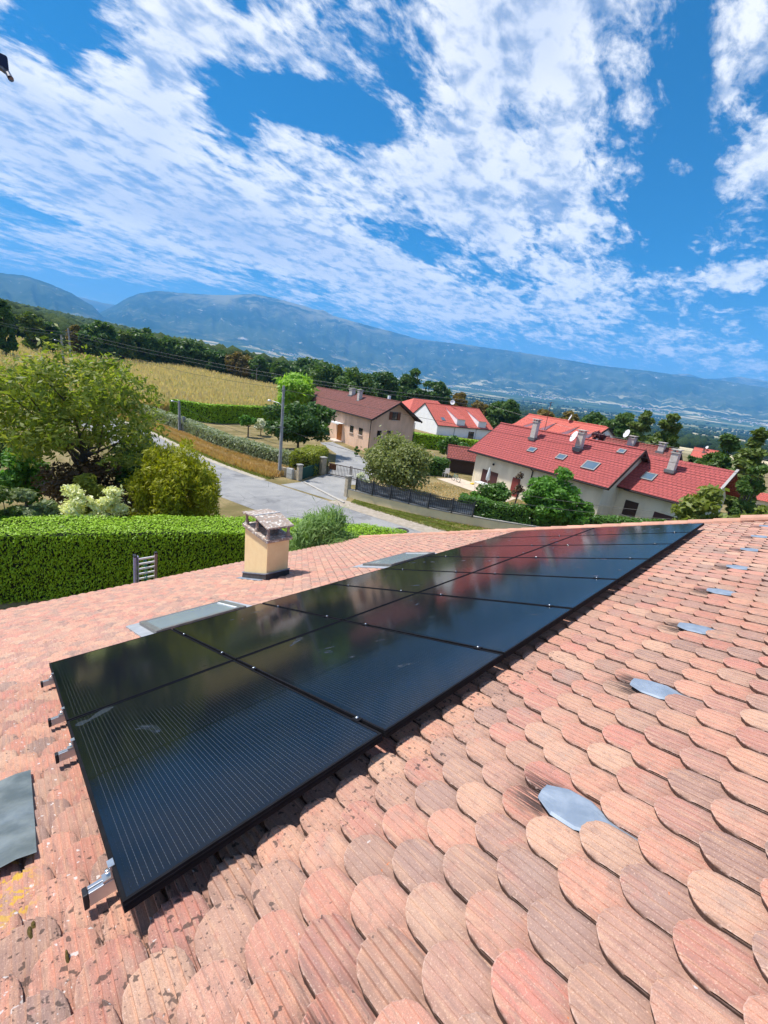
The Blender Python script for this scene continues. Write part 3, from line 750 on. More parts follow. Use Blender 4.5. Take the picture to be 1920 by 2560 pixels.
def Hpolar(r, az):
    zf = np.interp(az, AZ, ZFAR); zc = CZ + 1100 * tan(np.interp(az, CRA, CRE)); ft = CZ + 6600 * tan(np.interp(az, FTA, FTE))
    L = [-5.3 + 0 * az, -5.3 + 0 * az, -5.3 + 0 * az, zf, zf + .30 * (zc - zf) - 6, zc - 10, zc * .6 - 12, 10 + 0 * az, .5 * ft, ft - 10]
    Rr = [-5.3 + 0 * az, -5.3 + 0 * az, -5.4 - 1.8 * sstep(az, 33, 20), np.minimum(zf, -9), -17 + 0 * az, -23 + 0 * az, -25 + 0 * az, -14 + 0 * az, 34 + 0 * az, ft - 10]
    w = sstep(az, 42, 56)
    kn = [a * w + b * (1 - w) for a, b in zip(L, Rr)]
    out = kn[-1] + 0 * r
    for i in range(len(RK) - 2, -1, -1):
        t = np.clip((r - RK[i]) / (RK[i + 1] - RK[i]), 0, 1)
        t = t if i else 0 * t
        out = np.where(r <= RK[i + 1], kn[i] + (kn[i + 1] - kn[i]) * t, out)
    return out
def H(x, y):
    r = np.hypot(np.asarray(x) - CX, np.asarray(y) - CY); az = np.degrees(np.arctan2(np.asarray(y) - CY, np.asarray(x) - CX))
    return Hpolar(r, az)
def Hf(x, y): return float(H(x, y))

def ground_material():
    t = NT('ground_cover'); ob = t.tc()
    d = t.n('ShaderNodeVectorMath', {0: ob}, operation='LENGTH').outputs['Value']
    n1 = t.noise(ob, .35, 6, .65); n2 = t.noise(ob, 6, 5, .7)
    near = t.mix(t.ss(n1, .38, .62), (.17, .135, .06), (.30, .23, .12))
    near = t.mix(t.ss(n2, .45, .7, 0, .6), near, (.10, .13, .03))
    warp = t.n('ShaderNodeTexNoise', {'Vector': ob, 'Scale': .002, 'Detail': 3}).outputs['Color']
    wv = t.n('ShaderNodeVectorMath', {0: ob, 1: t.n('ShaderNodeVectorMath', {0: warp, 'Scale': 260.0}, operation='SCALE').outputs[0]}, operation='ADD').outputs[0]
    vo = t.n('ShaderNodeTexVoronoi', {'Vector': t.map(wv, (.0046, .0027, 0), rot=(0, 0, .5)), 'Scale': 1.0}).outputs['Color']
    vx = t.n('ShaderNodeSeparateXYZ', {0: vo}).outputs[0]
    far = t.ramp(vx, [(0, (.035, .065, .022)), (.30, (.045, .075, .025)), (.45, (.11, .15, .05)), (.58, (.52, .43, .25)), (.70, (.05, .085, .03)), (.84, (.62, .52, .33)), (.93, (.16, .17, .07)), (1, (.5, .42, .27))], 'CONSTANT')
    far = t.mix(t.ss(t.noise(ob, .006, 5, .7), .40, .60, 0, .75), far, (.03, .058, .024))
    c = t.mix(t.ss(d, 180, 420), near, far)
    t.bsdf(Base_Color=c, Roughness=.95, Specular_IOR_Level=.1, Normal=t.bump(t.noise(ob, 9, 6, .7), .6, .05)); return t.mat
az = np.concatenate([np.arange(-180, -35, 4), np.arange(-35, 115, .6), np.arange(115, 181, 4)])
rr = np.concatenate([[0.5], np.geomspace(3, 6600, 95)])
A, R_ = np.meshgrid(az, rr)
X = CX + R_ * np.cos(np.radians(A)); Y = CY + R_ * np.sin(np.radians(A)); Z = Hpolar(R_, A)
V = np.stack([X, Y, Z], -1).reshape(-1, 3); na = len(az)
ii, jj = np.meshgrid(np.arange(len(rr) - 1), np.arange(na - 1), indexing='ij')
k = (ii * na + jj).ravel(); Q = np.stack([k, k + na, k + na + 1, k + 1], -1)
tag(np_mesh('ground', V, Q, ground_material(), smooth=True), kind='structure')

# ------------------------------------------------------------------ mountains
def vnoise(p, seed):                      # smooth value noise on a 2-D array of points
    g = np.random.default_rng(seed).random((64, 64)); i = np.floor(p).astype(int); f = p - i; f = f * f * (3 - 2 * f)
    a = g[i[..., 0] % 64, i[..., 1] % 64]; b = g[(i[..., 0] + 1) % 64, i[..., 1] % 64]; c = g[i[..., 0] % 64, (i[..., 1] + 1) % 64]; d = g[(i[..., 0] + 1) % 64, (i[..., 1] + 1) % 64]
    return (a * (1 - f[..., 0]) + b * f[..., 0]) * (1 - f[..., 1]) + (c * (1 - f[..., 0]) + d * f[..., 0]) * f[..., 1]
def fbm(p, seed, o=5):
    s = 0; a = .5
    for k in range(o): s = s + a * (vnoise(p * 2 ** k, seed + k) - .5); a *= .52
    return s
MT_M = None
def mountain_material():
    t = NT('mountain_slope'); ob = t.tc()
    g = t.n('ShaderNodeNewGeometry'); nz = t.n('ShaderNodeSeparateXYZ', {0: g.outputs['Normal']}).outputs[2]; pz = t.n('ShaderNodeSeparateXYZ', {0: g.outputs['Position']}).outputs[2]
    n = t.noise(t.map(ob, (.0011, .0011, .0004)), 1.0, 7, .66, .6)
    c = t.mix(t.ss(n, .44, .58), (.022, .045, .022), (.06, .085, .04))
    c = t.mix(t.ss(t.noise(t.map(ob, (.0028, .0028, .0012), (5, 1, 2)), 1.0, 6, .7, .7), .53, .66, 0, .55), c, (.18, .18, .10))
    rock = t.math('MULTIPLY', t.ss(t.noise(t.map(ob, (.005, .005, .002), (1, 8, 2)), 1.0, 6, .75, .4), .60, .69), t.ss(pz, 150, 500))
    c = t.mix(rock, c, (.55, .50, .42))
    c = t.mix(t.math('MULTIPLY', t.ss(pz, 900, 1250), t.ss(n, .40, .55)), c, (.24, .22, .12))
    c = t.mix(t.math('MULTIPLY', t.ss(pz, 420, 200), t.ss(t.noise(t.map(ob, (.004, .0025, .004), (3, 3, 3)), 1.0, 5, .7), .53, .60)), c, (.45, .40, .24))
    t.bsdf(Base_Color=c, Roughness=1.0, Specular_IOR_Level=.0); return t.mat
MMAT = mountain_material()
def mountain(name, aza, els, r0, r1, foot, seed, naz=420, nt=70, amp=120, ends=None):
    az = np.linspace(aza[0], aza[-1], naz); t = np.linspace(0, 1.25, nt)
    A, T = np.meshgrid(az, t)
    r = r0 + (r1 - r0) * T
    zc = CZ + r1 * tan(np.interp(A, aza, els)); zf = CZ + r0 * tan(foot(A)) - 25
    tt = np.clip(T, 0, 1)
    prof = np.where(T <= 1, .30 * tt + .70 * tt ** 1.9 * (1.9 - .9 * tt), 1 - (T - 1) * 1.6)
    z = zf + np.maximum(zc - zf, 0) * prof
    p = np.stack([A * .9, T * 2.2], -1) + 20
    rid = np.abs(fbm(p * np.array([.55, .6]), seed, 5)) * -1.3 + .25
    env = np.clip(T * 3, 0, 1) * np.clip((1.0 - T) * 4, 0, 1)
    z = z + amp * (rid + .9 * fbm(p * 2.2, seed + 9, 5)) * env * np.clip((zc - zf) / 500, .0, 1.2)
    z = z + 16 * fbm(np.stack([A * 3.1, T * 0 + 3], -1) + 9, seed + 4, 4) * np.clip((T - .8) * 5, 0, 1)
    X = CX + r * np.cos(np.radians(A)); Y = CY + r * np.sin(np.radians(A))
    V = np.stack([X, Y, z], -1).reshape(-1, 3)
    ii, jj = np.meshgrid(np.arange(nt - 1), np.arange(naz - 1), indexing='ij'); k = (ii * naz + jj).ravel()
    return tag(np_mesh(name, V, np.stack([k, k + naz, k + naz + 1, k + 1], -1), MMAT, smooth=True), kind='structure')
foot = lambda A: np.interp(A, FTA, FTE)
mountain('mountain_range', [-30, 0, 5.6, 9.4, 11.9, 16.3, 21.2, 26.5, 32.1, 38, 43.9, 46, 50.1, 54.9, 56.2, 57.4, 58.4, 61.8, 64.5, 68, 72.1, 75, 76.7, 77.8, 78.9, 80.2, 81.5],
         [3.6, 4.1, 4.45, 4.85, 4.95, 5.25, 5.35, 5.75, 6.07, 6.2, 6.17, 6.5, 6.94, 7.5, 7.95, 7.85, 8.05, 8.35, 8.42, 7.65, 7.1, 6.8, 6.15, 5.5, 4.6, 3.7, 2.7], 6500, 10200, foot, 11)
mountain('near_mountain', [79.2, 80.3, 81, 82.8, 84.6, 86.4, 88, 92, 100, 115], [2.4, 3.4, 4.15, 5.0, 5.5, 5.75, 5.5, 5.6, 6, 5], 5600, 8000, lambda A: A * 0 + 2.3, 23, naz=200)
mountain('far_mountain', [76, 78.5, 80, 82.2, 84], [4.5, 4.62, 4.6, 4.75, 4.8], 12000, 13500, lambda A: A * 0 + 3, 37, naz=60, nt=30, amp=60)
mountain('distant_ridge', [-30, -10, 4, 6.5, 8.2, 9.6, 11.0, 12.4, 13.4, 16], [4.6, 4.7, 4.85, 5.2, 5.35, 5.05, 4.9, 5.25, 5.2, 4.7], 12500, 14500, lambda A: A * 0 + 3.2, 51, naz=220, nt=40, amp=80)

# ------------------------------------------------------------------ leaves, trees, hedges
def unit(v): return v / np.maximum(np.linalg.norm(v, axis=-1, keepdims=True), 1e-9)
def leaf_quads(c, nrm, size, aspect, rg, up=None):
    n = len(c)
    a = rg.normal(size=(n, 3)) if up is None else up + rg.normal(size=(n, 3)) * .35
    tg = unit(np.cross(nrm, np.cross(a, nrm))); bt = np.cross(nrm, tg)
    s = size * rg.uniform(.65, 1.35, n)[:, None]
    V = np.stack([c - tg * s * .5 * aspect, c + bt * s * .36 + tg * s * .08, c + tg * s * .5 * aspect, c - bt * s * .36 + tg * s * .08], 1).reshape(-1, 3)
    return V, np.arange(4 * n).reshape(-1, 4)
bark = M('bark', (.075, .058, .045), (.13, .11, .09), 6, .9, bump=.8, bscale=14, bd=.02, stretch=(1, 1, .25))
bark_pale = M('pale_bark', (.17, .15, .12), (.10, .085, .07), 8, .9, bump=.5, bscale=20, bd=.01)
def tree(name, label, cat, x, y, zb, h, w, trunk, nleaf, leaf, mat, shape='round', nb=34, seed=1, group=None, aspect=1.5, bmat=None, r_trunk=None, blob=.17, depth=None, up=None, ragged=.0, zsq=None):
    rg = np.random.default_rng(seed * 131 + 5)
    d = depth or w
    root = empty(name, (x, y, zb), label=label, cat=cat, group=group)
    ch = h - trunk; zc = trunk + ch * .5
    cs = []
    while len(cs) < nb:
        p = rg.uniform(-1, 1, 3); q = np.linalg.norm(p)
        if q > 1 or q < .28: continue
        if shape == 'cone':
            t_ = (p[2] + 1) / 2; rad = (1 - t_) ** .75 * .98 + .06
            if np.hypot(p[0], p[1]) > rad: continue
        if shape == 'egg':
            t_ = (p[2] + 1) / 2; rad = math.sin(PI * min(t_ * .72 + .22, 1))
            if np.hypot(p[0], p[1]) > rad: continue
        if shape == 'spread' and p[2] < -.55: continue
        cs.append(p)
    cs = np.array(cs)
    br = blob * min(w, ch * 1.3) * rg.uniform(.7, 1.35, nb)
    ctr = cs * np.array([w / 2 - br.mean() * .7, d / 2 - br.mean() * .7, ch / 2 - br.mean() * .6]) + np.array([0, 0, zc])
    wt = br ** 2; cnt = np.maximum((nleaf * wt / wt.sum()).astype(int), 4)
    idx = np.repeat(np.arange(nb), cnt); n = len(idx)
    dr = unit(rg.normal(size=(n, 3))); dr[:, 2] = np.where(rg.random(n) < .35, np.abs(dr[:, 2]), dr[:, 2])
    rad = br[idx] * (.35 + .65 * rg.random(n) ** .5) * (1 + ragged * rg.exponential(1, n))
    sq = np.array([1.1, 1.1, zsq or .8])
    c = ctr[idx] + dr * rad[:, None] * sq
    c[:, 2] = np.maximum(c[:, 2], .05)
    nr = unit(dr * .55 + rg.normal(size=(n, 3)) * .55 + np.array([0, 0, .35]))
    V, Q = leaf_quads(c, nr, leaf, aspect, rg, up=None if up is None else unit(dr * .6 + np.array([0, 0, up])))
    np_mesh('crown', V, Q, mat, root)
    mb = MB(); rt = r_trunk or max(.04, h * .022); b = bmat or bark
    j = rg.normal(0, .04 * h, (3, 2))
    if shape == 'cone':
        mb.tube([(0, 0, -.1), (0, 0, h * .92)], [rt, rt * .15], 7)
    else:
        tp = (j[1, 0] * .5, j[1, 1] * .5, trunk + ch * .35)
        mb.tube([(0, 0, -.15), (j[0, 0] * .3, j[0, 1] * .3, trunk * .6), tp], [rt * 1.25, rt, rt * .7], 9)
        for q in np.argsort(-br)[:min(nb, 16)]:
            e_ = ctr[q]; s0 = rg.uniform(.25, .95); st_ = np.array([tp[0] * s0, tp[1] * s0, trunk * .7 + (tp[2] - trunk * .7) * s0])
            md = (st_ + e_) / 2 + rg.normal(0, .05 * w, 3) + np.array([0, 0, -.04 * h])
            mb.tube([st_, md, e_], [rt * .42, rt * .28, rt * .08], 5)
    mb.build('trunk', b, root, smooth=True)
    return root

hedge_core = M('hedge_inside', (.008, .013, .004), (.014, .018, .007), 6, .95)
def hedge(name, label, path, width, height, mat, dens, leaf, seed=1, shell=.05, fuzz=.25, group=None, zb=None, aspect=1.7, cat='hedge', up=None, topr=.0, core=None):
    rg = np.random.default_rng(seed * 77 + 3)
    P = [np.array(p, float) for p in path]
    o0 = P[0]; z0 = Hf(*o0) if zb is None else zb
    n = len(P); L = []; Rr = []
    for i, p in enumerate(P):
        d = P[min(i + 1, n - 1)] - P[max(i - 1, 0)]; d = d / np.linalg.norm(d); nn = np.array([-d[1], d[0]])
        L.append(p + nn * width / 2); Rr.append(p - nn * width / 2)
    zz = [(Hf(*p) if zb is None else zb) - z0 for p in P]
    ins = .82
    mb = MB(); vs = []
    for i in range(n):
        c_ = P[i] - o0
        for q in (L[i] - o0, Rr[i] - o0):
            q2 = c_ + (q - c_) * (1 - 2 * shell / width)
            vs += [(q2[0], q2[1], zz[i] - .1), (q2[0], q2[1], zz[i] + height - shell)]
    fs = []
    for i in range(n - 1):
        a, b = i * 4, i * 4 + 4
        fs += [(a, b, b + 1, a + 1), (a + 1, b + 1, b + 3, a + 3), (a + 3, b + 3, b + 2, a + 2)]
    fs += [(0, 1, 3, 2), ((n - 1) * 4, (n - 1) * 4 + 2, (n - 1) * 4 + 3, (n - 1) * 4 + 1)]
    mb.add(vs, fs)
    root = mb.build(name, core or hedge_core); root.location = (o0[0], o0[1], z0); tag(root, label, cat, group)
    C_, N_ = [], []
    def face(a, b, c_, d, nrm):
        a, b, c_, d = map(np.array, (a, b, c_, d))
        area = np.linalg.norm(np.cross(b - a, d - a)); m = max(int(area * dens), 1)
        s = rg.random((m, 1)); t = rg.random((m, 1))
        C_.append((a * (1 - s) + b * s) * (1 - t) + (d * (1 - s) + c_ * s) * t); N_.append(np.repeat([nrm], m, 0))
    for i in range(n - 1):
        l0, l1, r0, r1 = L[i] - o0, L[i + 1] - o0, Rr[i] - o0, Rr[i + 1] - o0
        g = lambda q, z: (q[0], q[1], z)
        nl = np.array([*(unit(l0 - r0)), 0])
        face(g(l0, zz[i]), g(l1, zz[i + 1]), g(l1, zz[i + 1] + height), g(l0, zz[i] + height), nl)
        face(g(r0, zz[i]), g(r1, zz[i + 1]), g(r1, zz[i + 1] + height), g(r0, zz[i] + height), -nl)
        face(g(l0, zz[i] + height), g(l1, zz[i + 1] + height), g(r1, zz[i + 1] + height), g(r0, zz[i] + height), np.array([0, 0, 1.0]))
    for i, s in ((0, -1), (n - 1, 1)):
        d = (P[1] - P[0] if i == 0 else P[-1] - P[-2]); d = d / np.linalg.norm(d) * s
        l, r = L[i] - o0, Rr[i] - o0
        face((l[0], l[1], zz[i]), (r[0], r[1], zz[i]), (r[0], r[1], zz[i] + height), (l[0], l[1], zz[i] + height), np.array([d[0], d[1], 0]))
    c = np.concatenate(C_); nr = np.concatenate(N_); m = len(c)
    lump = fbm(np.stack([c[:, 0] * 1.3 + c[:, 1] * .4 + 30, c[:, 2] * 1.5 + c[:, 1] * 1.1 + 30], -1), seed, 3)
    c = c + nr * (rg.uniform(-.6, 1, m)[:, None] * shell + (lump * fuzz)[:, None])
    topf = nr[:, 2:3] > .5
    nn = unit(nr * np.where(topf, 1.3, .7) + rg.normal(size=(m, 3)) * np.where(topf, .5, .6))
    V, Q = leaf_quads(c, nn, leaf, aspect, rg, up=None if up is None else np.where(topf, rg.normal(size=(m, 3)), np.array([up])))
    np_mesh('foliage', V, Q, mat, root)
    return root

LM = {
    'lime': leaf_mat('clipped_thuja', (.14, .25, .006), (.20, .33, .009), (.06, .125, .005), .06, .5),
    'dark': leaf_mat('dark_leaf', (.030, .070, .014), (.05, .10, .022), (.07, .12, .026), .3),
    'oak': leaf_mat('oak_leaf', (.040, .080, .016), (.06, .11, .022), (.09, .135, .03), .3, .25),
    'olive': leaf_mat('olive_leaf', (.06, .095, .018), (.09, .125, .022), (.12, .15, .035), .3, .3),
    'cherry': leaf_mat('cherry_leaf', (.085, .125, .014), (.15, .175, .026), (.29, .27, .07), .45, .35),
    'gold': leaf_mat('golden_conifer', (.17, .185, .006), (.25, .245, .009), (.09, .11, .006), .35, .8),
    'bush': leaf_mat('grey_green_bush', (.13, .155, .045), (.18, .19, .07), (.085, .11, .03), .35, .5),
    'silver': leaf_mat('silver_hedge', (.16, .19, .10), (.22, .24, .15), (.10, .13, .06), .25, .8),
    'cream': leaf_mat('variegated_leaf', (.60, .55, .30), (.66, .60, .38), (.30, .31, .11), .3, 1.0),
    'sage': leaf_mat('sage_leaf', (.12, .16, .07), (.17, .20, .10), (.08, .11, .04), .3, 1.0),
    'yellowgreen': leaf_mat('yellow_green_leaf', (.14, .17, .015), (.20, .21, .03), (.09, .12, .012), .35, .8),
    'brown': leaf_mat('bronze_leaf', (.055, .030, .016), (.075, .045, .02), (.045, .04, .015), .25, .8),
    'fresh': leaf_mat('fresh_green_leaf', (.055, .14, .018), (.09, .20, .025), (.04, .09, .014), .35, .6),
    'bright': leaf_mat('bright_ball_leaf', (.16, .28, .025), (.22, .34, .04), (.11, .2, .02), .4, .5),
    'laurel': leaf_mat('laurel_leaf', (.045, .10, .016), (.07, .14, .024), (.03, .065, .012), .25, .8, .35),
    'plum': leaf_mat('plum_leaf', (.060, .015, .022), (.09, .025, .035), (.04, .012, .018), .25, .6),
    'vine': leaf_mat('fig_leaf', (.11, .14, .025), (.16, .18, .04), (.07, .10, .02), .35, .6),
    'rose': leaf_mat('rosemary_leaf', (.11, .19, .045), (.17, .25, .085), (.07, .13, .03), .3, 1.5),
    'white': leaf_mat('white_blossom_leaf', (.35, .36, .28), (.50, .50, .44), (.16, .20, .10), .3, 1.2),
    'rust': leaf_mat('rusty_leaf', (.11, .085, .018), (.15, .10, .02), (.07, .08, .018), .3, .3),
}

# ================================================================== road, drive, verges
def sheet(name, polys, mat, lift=.004, kind='structure', sub=0):
    mb = MB()
    for p in polys: mb.add([(x, y, Hf(x, y) + lift) for x, y in p], [tuple(range(len(p)))])
    return tag(mb.build(name, mat), kind=kind)
def strip(name, left, right, mat, lift):
    mb = MB(); n = len(left); vs = []
    for a, b in zip(left, right): vs += [(*a, Hf(*a) + lift), (*b, Hf(*b) + lift)]
    mb.add(vs, [(2 * i, 2 * i + 1, 2 * i + 3, 2 * i + 2) for i in range(n - 1)])
    return tag(mb.build(name, mat), kind='structure')
def resample(P, m):
    P = np.array(P, float); s = np.r_[0, np.cumsum(np.linalg.norm(np.diff(P, axis=0), axis=1))]; t = np.linspace(0, s[-1], m)
    k = np.stack([np.interp(t, s, P[:, 0]), np.interp(t, s, P[:, 1])], -1)
    for _ in range(6): k[1:-1] = (k[:-2] + 2 * k[1:-1] + k[2:]) / 4
    return k
def offs(P, d):
    g = np.gradient(P, axis=0); g = g / np.linalg.norm(g, axis=1, keepdims=True); return P + np.stack([-g[:, 1], g[:, 0]], -1) * d
edge = resample([(5, 105), (7.5, 85), (9.6, 68), (11.0, 55), (12.3, 47.5), (12.6, 40), (13.2, 30), (14.9, 22.8), (16.5, 17), (17.3, 13.4), (18.3, 10), (19.8, 6), (22.5, 0), (27, -10), (33, -22)], 80)
def asphalt():
    t = NT('worn_asphalt'); o = t.tc()
    c = t.mix(t.ss(t.noise(o, .45, 5, .65, .5), .36, .64), (.26, .26, .265), (.35, .345, .335))
    c = t.mix(t.ss(t.noise(t.map(o, (.5, 2.2, 1), rot=(0, 0, .35)), .8, 5, .7), .52, .70, 0, .6), c, (.42, .41, .39))
    c = t.mix(t.ss(t.noise(o, 90, 3, .7), .35, .65, .0, .35), c, (.10, .10, .10))
    c = t.mix(t.ss(t.noise(t.map(o, (1, 1, 1), (7, 3, 1)), .3, 4, .6), .57, .62, 0, .45), c, (.13, .13, .135))
    vo = t.n('ShaderNodeTexVoronoi', {'Vector': o, 'Scale': .55, 'Randomness': 1.0}, feature='DISTANCE_TO_EDGE').outputs['Distance']
    c = t.mix(t.math('MULTIPLY', t.ss(vo, .007, .002), t.ss(t.noise(o, .2, 2), .45, .55)), c, (.075, .075, .078))
    t.bsdf(Base_Color=c, Roughness=.88, Specular_IOR_Level=.3, Normal=t.bump(t.noise(o, 60, 4, .7), .35, .01)); return t.mat
ASPH = asphalt()
strip('road', edge, offs(edge, -5.3), ASPH, .012)
gravel = M('pale_gravel', (.42, .36, .29), (.33, .28, .22), 3, .95, bump=.7, bscale=70, bd=.02)
i0 = int(np.argmin(np.abs(edge[:, 1] - 17.2))); i1 = int(np.argmin(np.abs(edge[:, 1] + 4)))
seg = edge[i0:i1]
strip('gravel_verge', offs(seg, 1.15), offs(seg, -.25), gravel, .020)
i2 = int(np.argmin(np.abs(edge[:, 1] - 66))); i3 = int(np.argmin(np.abs(edge[:, 1] - 23.2)))
sg2 = edge[i2:i3]
strip('road_shoulder', offs(sg2, .35), offs(sg2, -.22), M('dusty_edge', (.46, .41, .33), (.34, .30, .23), 2.5, .95, bump=.6, bscale=50), .020)
drive = M('old_drive_asphalt', (.25, .25, .25), (.33, .325, .315), .7, .9, bump=.3, bscale=50)
sheet('driveway', [[(16.9, 16.9), (18.2, 18.2), (20.2, 21.2), (22.2, 20.6), (21.0, 24.8), (17.1, 22.9), (15.2, 22.6)],
                   [(21.0, 24.8), (22.2, 20.6), (25.5, 23.6), (28.7, 28), (31.5, 34), (32.8, 40.5), (30.5, 40), (28.0, 33.0), (24.4, 28.3)]], drive, .008)
tag(MB().obox((17.25, 22.6, -5.24), (16.95, 17.0, -5.24), .16, .10).build('kerb_strip', M('pale_kerb', (.50, .47, .42), (.4, .37, .33), 6, .9)), kind='structure')
sheet('patio', [[(30.6, 12.5), (33.7, 13.0), (34.2, 20.3), (31.2, 20.6)]], M('patio_slab', (.62, .50, .39), (.52, .42, .33), 2, .85), .012)
mb = MB(); mb.lathe([(0, .006), (.33, .006), (.36, 0)], (17.0, 11.3, -5.28), 20); mb.lathe([(.36, .012), (.42, .012), (.44, -.01)], (17.0, 11.3, -5.28), 20)
tag(mb.build('manhole_cover', M('cast_iron', (.09, .085, .08), rough=.6, metal=.5)), 'round iron manhole cover set in the worn road', 'manhole cover')

def blades(name, pts, hgt, mat, wd=.05, lean=.35, seed=1):
    rg = np.random.default_rng(seed); n = len(pts); h = hgt * rg.uniform(.5, 1.25, n)
    z = H(pts[:, 0], pts[:, 1]); b = np.stack([pts[:, 0], pts[:, 1], z], -1)
    a = rg.uniform(0, 2 * PI, n); d = np.stack([np.cos(a), np.sin(a), 0 * a], -1) * (wd * rg.uniform(.6, 1.4, n))[:, None]
    t = b + np.stack([rg.normal(0, lean, n) * h, rg.normal(0, lean, n) * h, h], -1)
    V = np.stack([b - d, b + d, t + d * .35, t - d * .35], 1).reshape(-1, 3)
    return tag(np_mesh(name, V, np.arange(4 * n).reshape(-1, 4), mat), kind='stuff')
def between(L, R, n, seed):
    rg = np.random.default_rng(seed); k = rg.uniform(0, len(L) - 1.001, n); i = k.astype(int); f = (k - i)[:, None]
    a = L[i] * (1 - f) + L[i + 1] * f; b = R[i] * (1 - f) + R[i + 1] * f; t = rg.random((n, 1)); return a * (1 - t) + b * t
dryg = leaf_mat('dry_grass', (.34, .22, .09), (.44, .30, .13), (.25, .19, .07), .2, .5)
greeng = leaf_mat('rough_green_grass', (.10, .14, .02), (.15, .17, .03), (.22, .20, .06), .25, .9)
SILV = np.array([(14.6, 60), (15.0, 51.5), (15.7, 45.5), (15.9, 36.6), (17.0, 30.6), (18.0, 27.4), (18.5, 25.6)])
sv = resample(SILV, len(sg2))
b_ = blades('dry_grass', between(offs(sg2, .7), sv + np.array([.2, 0]), 15000, 3), .42, dryg, .05, .35, 3); tag(b_, 'tall straw coloured grass on the bank below the silvery hedge', 'grass')
b_ = blades('roadside_grass', between(offs(sg2, .3), offs(sg2, 1.1), 6000, 4), .12, greeng, .03, .5, 4); tag(b_, 'short green grass along the far road edge', 'grass')
WALLP = np.array([(18.25, 18.2), (18.75, 16.5), (20.65, 12.4), (22.5, 9.45), (25.3, 6.2), (29, 3.2), (33, .5)])
wl = resample(WALLP, 40); sg3 = resample(offs(seg, 1.0), 40)
b_ = blades('verge_grass', between(sg3[2:26], wl[1:25] - np.array([.15, .1]), 9000, 5), .10, greeng, .03, .5, 5); tag(b_, 'mown green and yellow grass strip below the low cream wall', 'grass')
lawn_pts = np.random.default_rng(8).uniform((20, -2), (36, 30), (26000, 2))
keep = (lawn_pts[:, 0] > 20.5 + np.abs(lawn_pts[:, 1] - 12) * .22) & ~((lawn_pts[:, 0] > 30.4) & (lawn_pts[:, 1] > 12.3) & (lawn_pts[:, 1] < 20.8)) & (lawn_pts[:, 1] < 19.5)
b_ = blades('lawn_grass', lawn_pts[keep], .07, dryg, .04, .7, 6); tag(b_, 'parched yellow lawn in front of the red roofed cream house', 'grass')

# maize
mz = leaf_mat('ripe_maize', (.46, .36, .20), (.42, .33, .17), (.28, .26, .10), .3, .09)
rg = np.random.default_rng(12); n = 62000
azm = rg.uniform(58.5, 96, n); rm = np.exp(rg.uniform(math.log(66), math.log(205), n))
rm = np.maximum(rm, np.interp(azm, [58, 63, 70, 80, 96], [86, 74, 70, 66, 60])); rmax = np.interp(azm, [58, 61.9, 67, 72, 77, 82, 96], [150, 172, 190, 198, 190, 185, 200])
ok = rm < rmax
azm, rm = azm[ok], rm[ok]
pts = np.stack([CX + rm * np.cos(np.radians(azm)), CY + rm * np.sin(np.radians(azm))], -1)
pts[:, 0] = np.round(pts[:, 0] / .8) * .8 + rg.normal(0, .10, len(pts))
b_ = blades('maize_field', pts, 2.0, mz, .22, .16, 13); tag(b_, 'yellowing maize field rising behind the clipped dark hedge', 'maize')
mb_soil = M('field_soil', (.30, .24, .085), (.36, .29, .12), .2, .95)
mb = MB(); az_ = np.linspace(58.5, 97, 60); vs = []
for a in az_:
    r0_ = float(np.interp(a, [58, 63, 70, 80, 96], [86, 74, 70, 66, 60])); r1_ = float(np.interp(a, [58, 61.9, 67, 72, 77, 82, 96], [150, 172, 190, 198, 190, 185, 200]))
    for q in np.linspace(0, 1, 9):
        r = r0_ + (r1_ - r0_) * q; x = CX + r * math.cos(math.radians(a)); y = CY + r * math.sin(math.radians(a)); vs.append((x, y, Hf(x, y) + .45 if q > 0 else Hf(x, y)))
mb.add(vs, [(i * 9 + j, i * 9 + j + 1, i * 9 + 10 + j, i * 9 + 9 + j) for i in range(59) for j in range(8)])
tag(mb.build('field', mb_soil), kind='structure')
mb = MB(); vs = []
for a in np.linspace(72, 97, 40):
    r1_ = float(np.interp(a, [58, 61.9, 67, 72, 77, 82, 96], [150, 172, 190, 198, 190, 185, 200]))
    for q in (2, 70):
        r = r1_ + q; x = CX + r * math.cos(math.radians(a)); y = CY + r * math.sin(math.radians(a)); vs.append((x, y, Hf(x, y) + .35))
mb.add(vs, [(2 * i, 2 * i + 1, 2 * i + 3, 2 * i + 2) for i in range(39)])
tag(mb.build('stubble_field', M('pale_stubble', (.50, .36, .24), (.42, .32, .18), .1, .95)), kind='structure')

# ================================================================== hedges and plants near the house
hedge('clipped_thuja_hedge', 'long clipped thuja hedge with lime green top, behind the near roof', [(-9.5, 16.4), (-4, 14.2), (2.4, 11.75), (6.2, 10.2), (8.6, 8.9), (10.6, 7.4), (11.6, 6.2)], 1.75, 2.3, LM['lime'], 900, .05, 5, .075, .20, up=(.3, 0, 1.2))
hedge('silver_hedge', 'silvery grey loose hedge along the grass bank above the road', SILV + np.array([.6, 0]), 1.3, 1.35, LM['silver'], 190, .15, 6, .16, .35, up=(0, 0, 1))
hedge('dark_clipped_hedge', 'tall flat clipped dark hedge between the dry garden and maize field', [(18.6, 59.2), (22.0, 55.2), (31.6, 57.3), (38, 58.5)], 1.5, 2.5, LM['lime'], 120, .16, 7, .07, .10)
hedge('gate_hedge', 'rounded yellow green hedge block beside the driveway pillar', [(18.6, 25.2), (20.6, 26.8), (22.2, 28.4)], 1.9, 1.75, LM['yellowgreen'], 260, .12, 8, .2, .45)
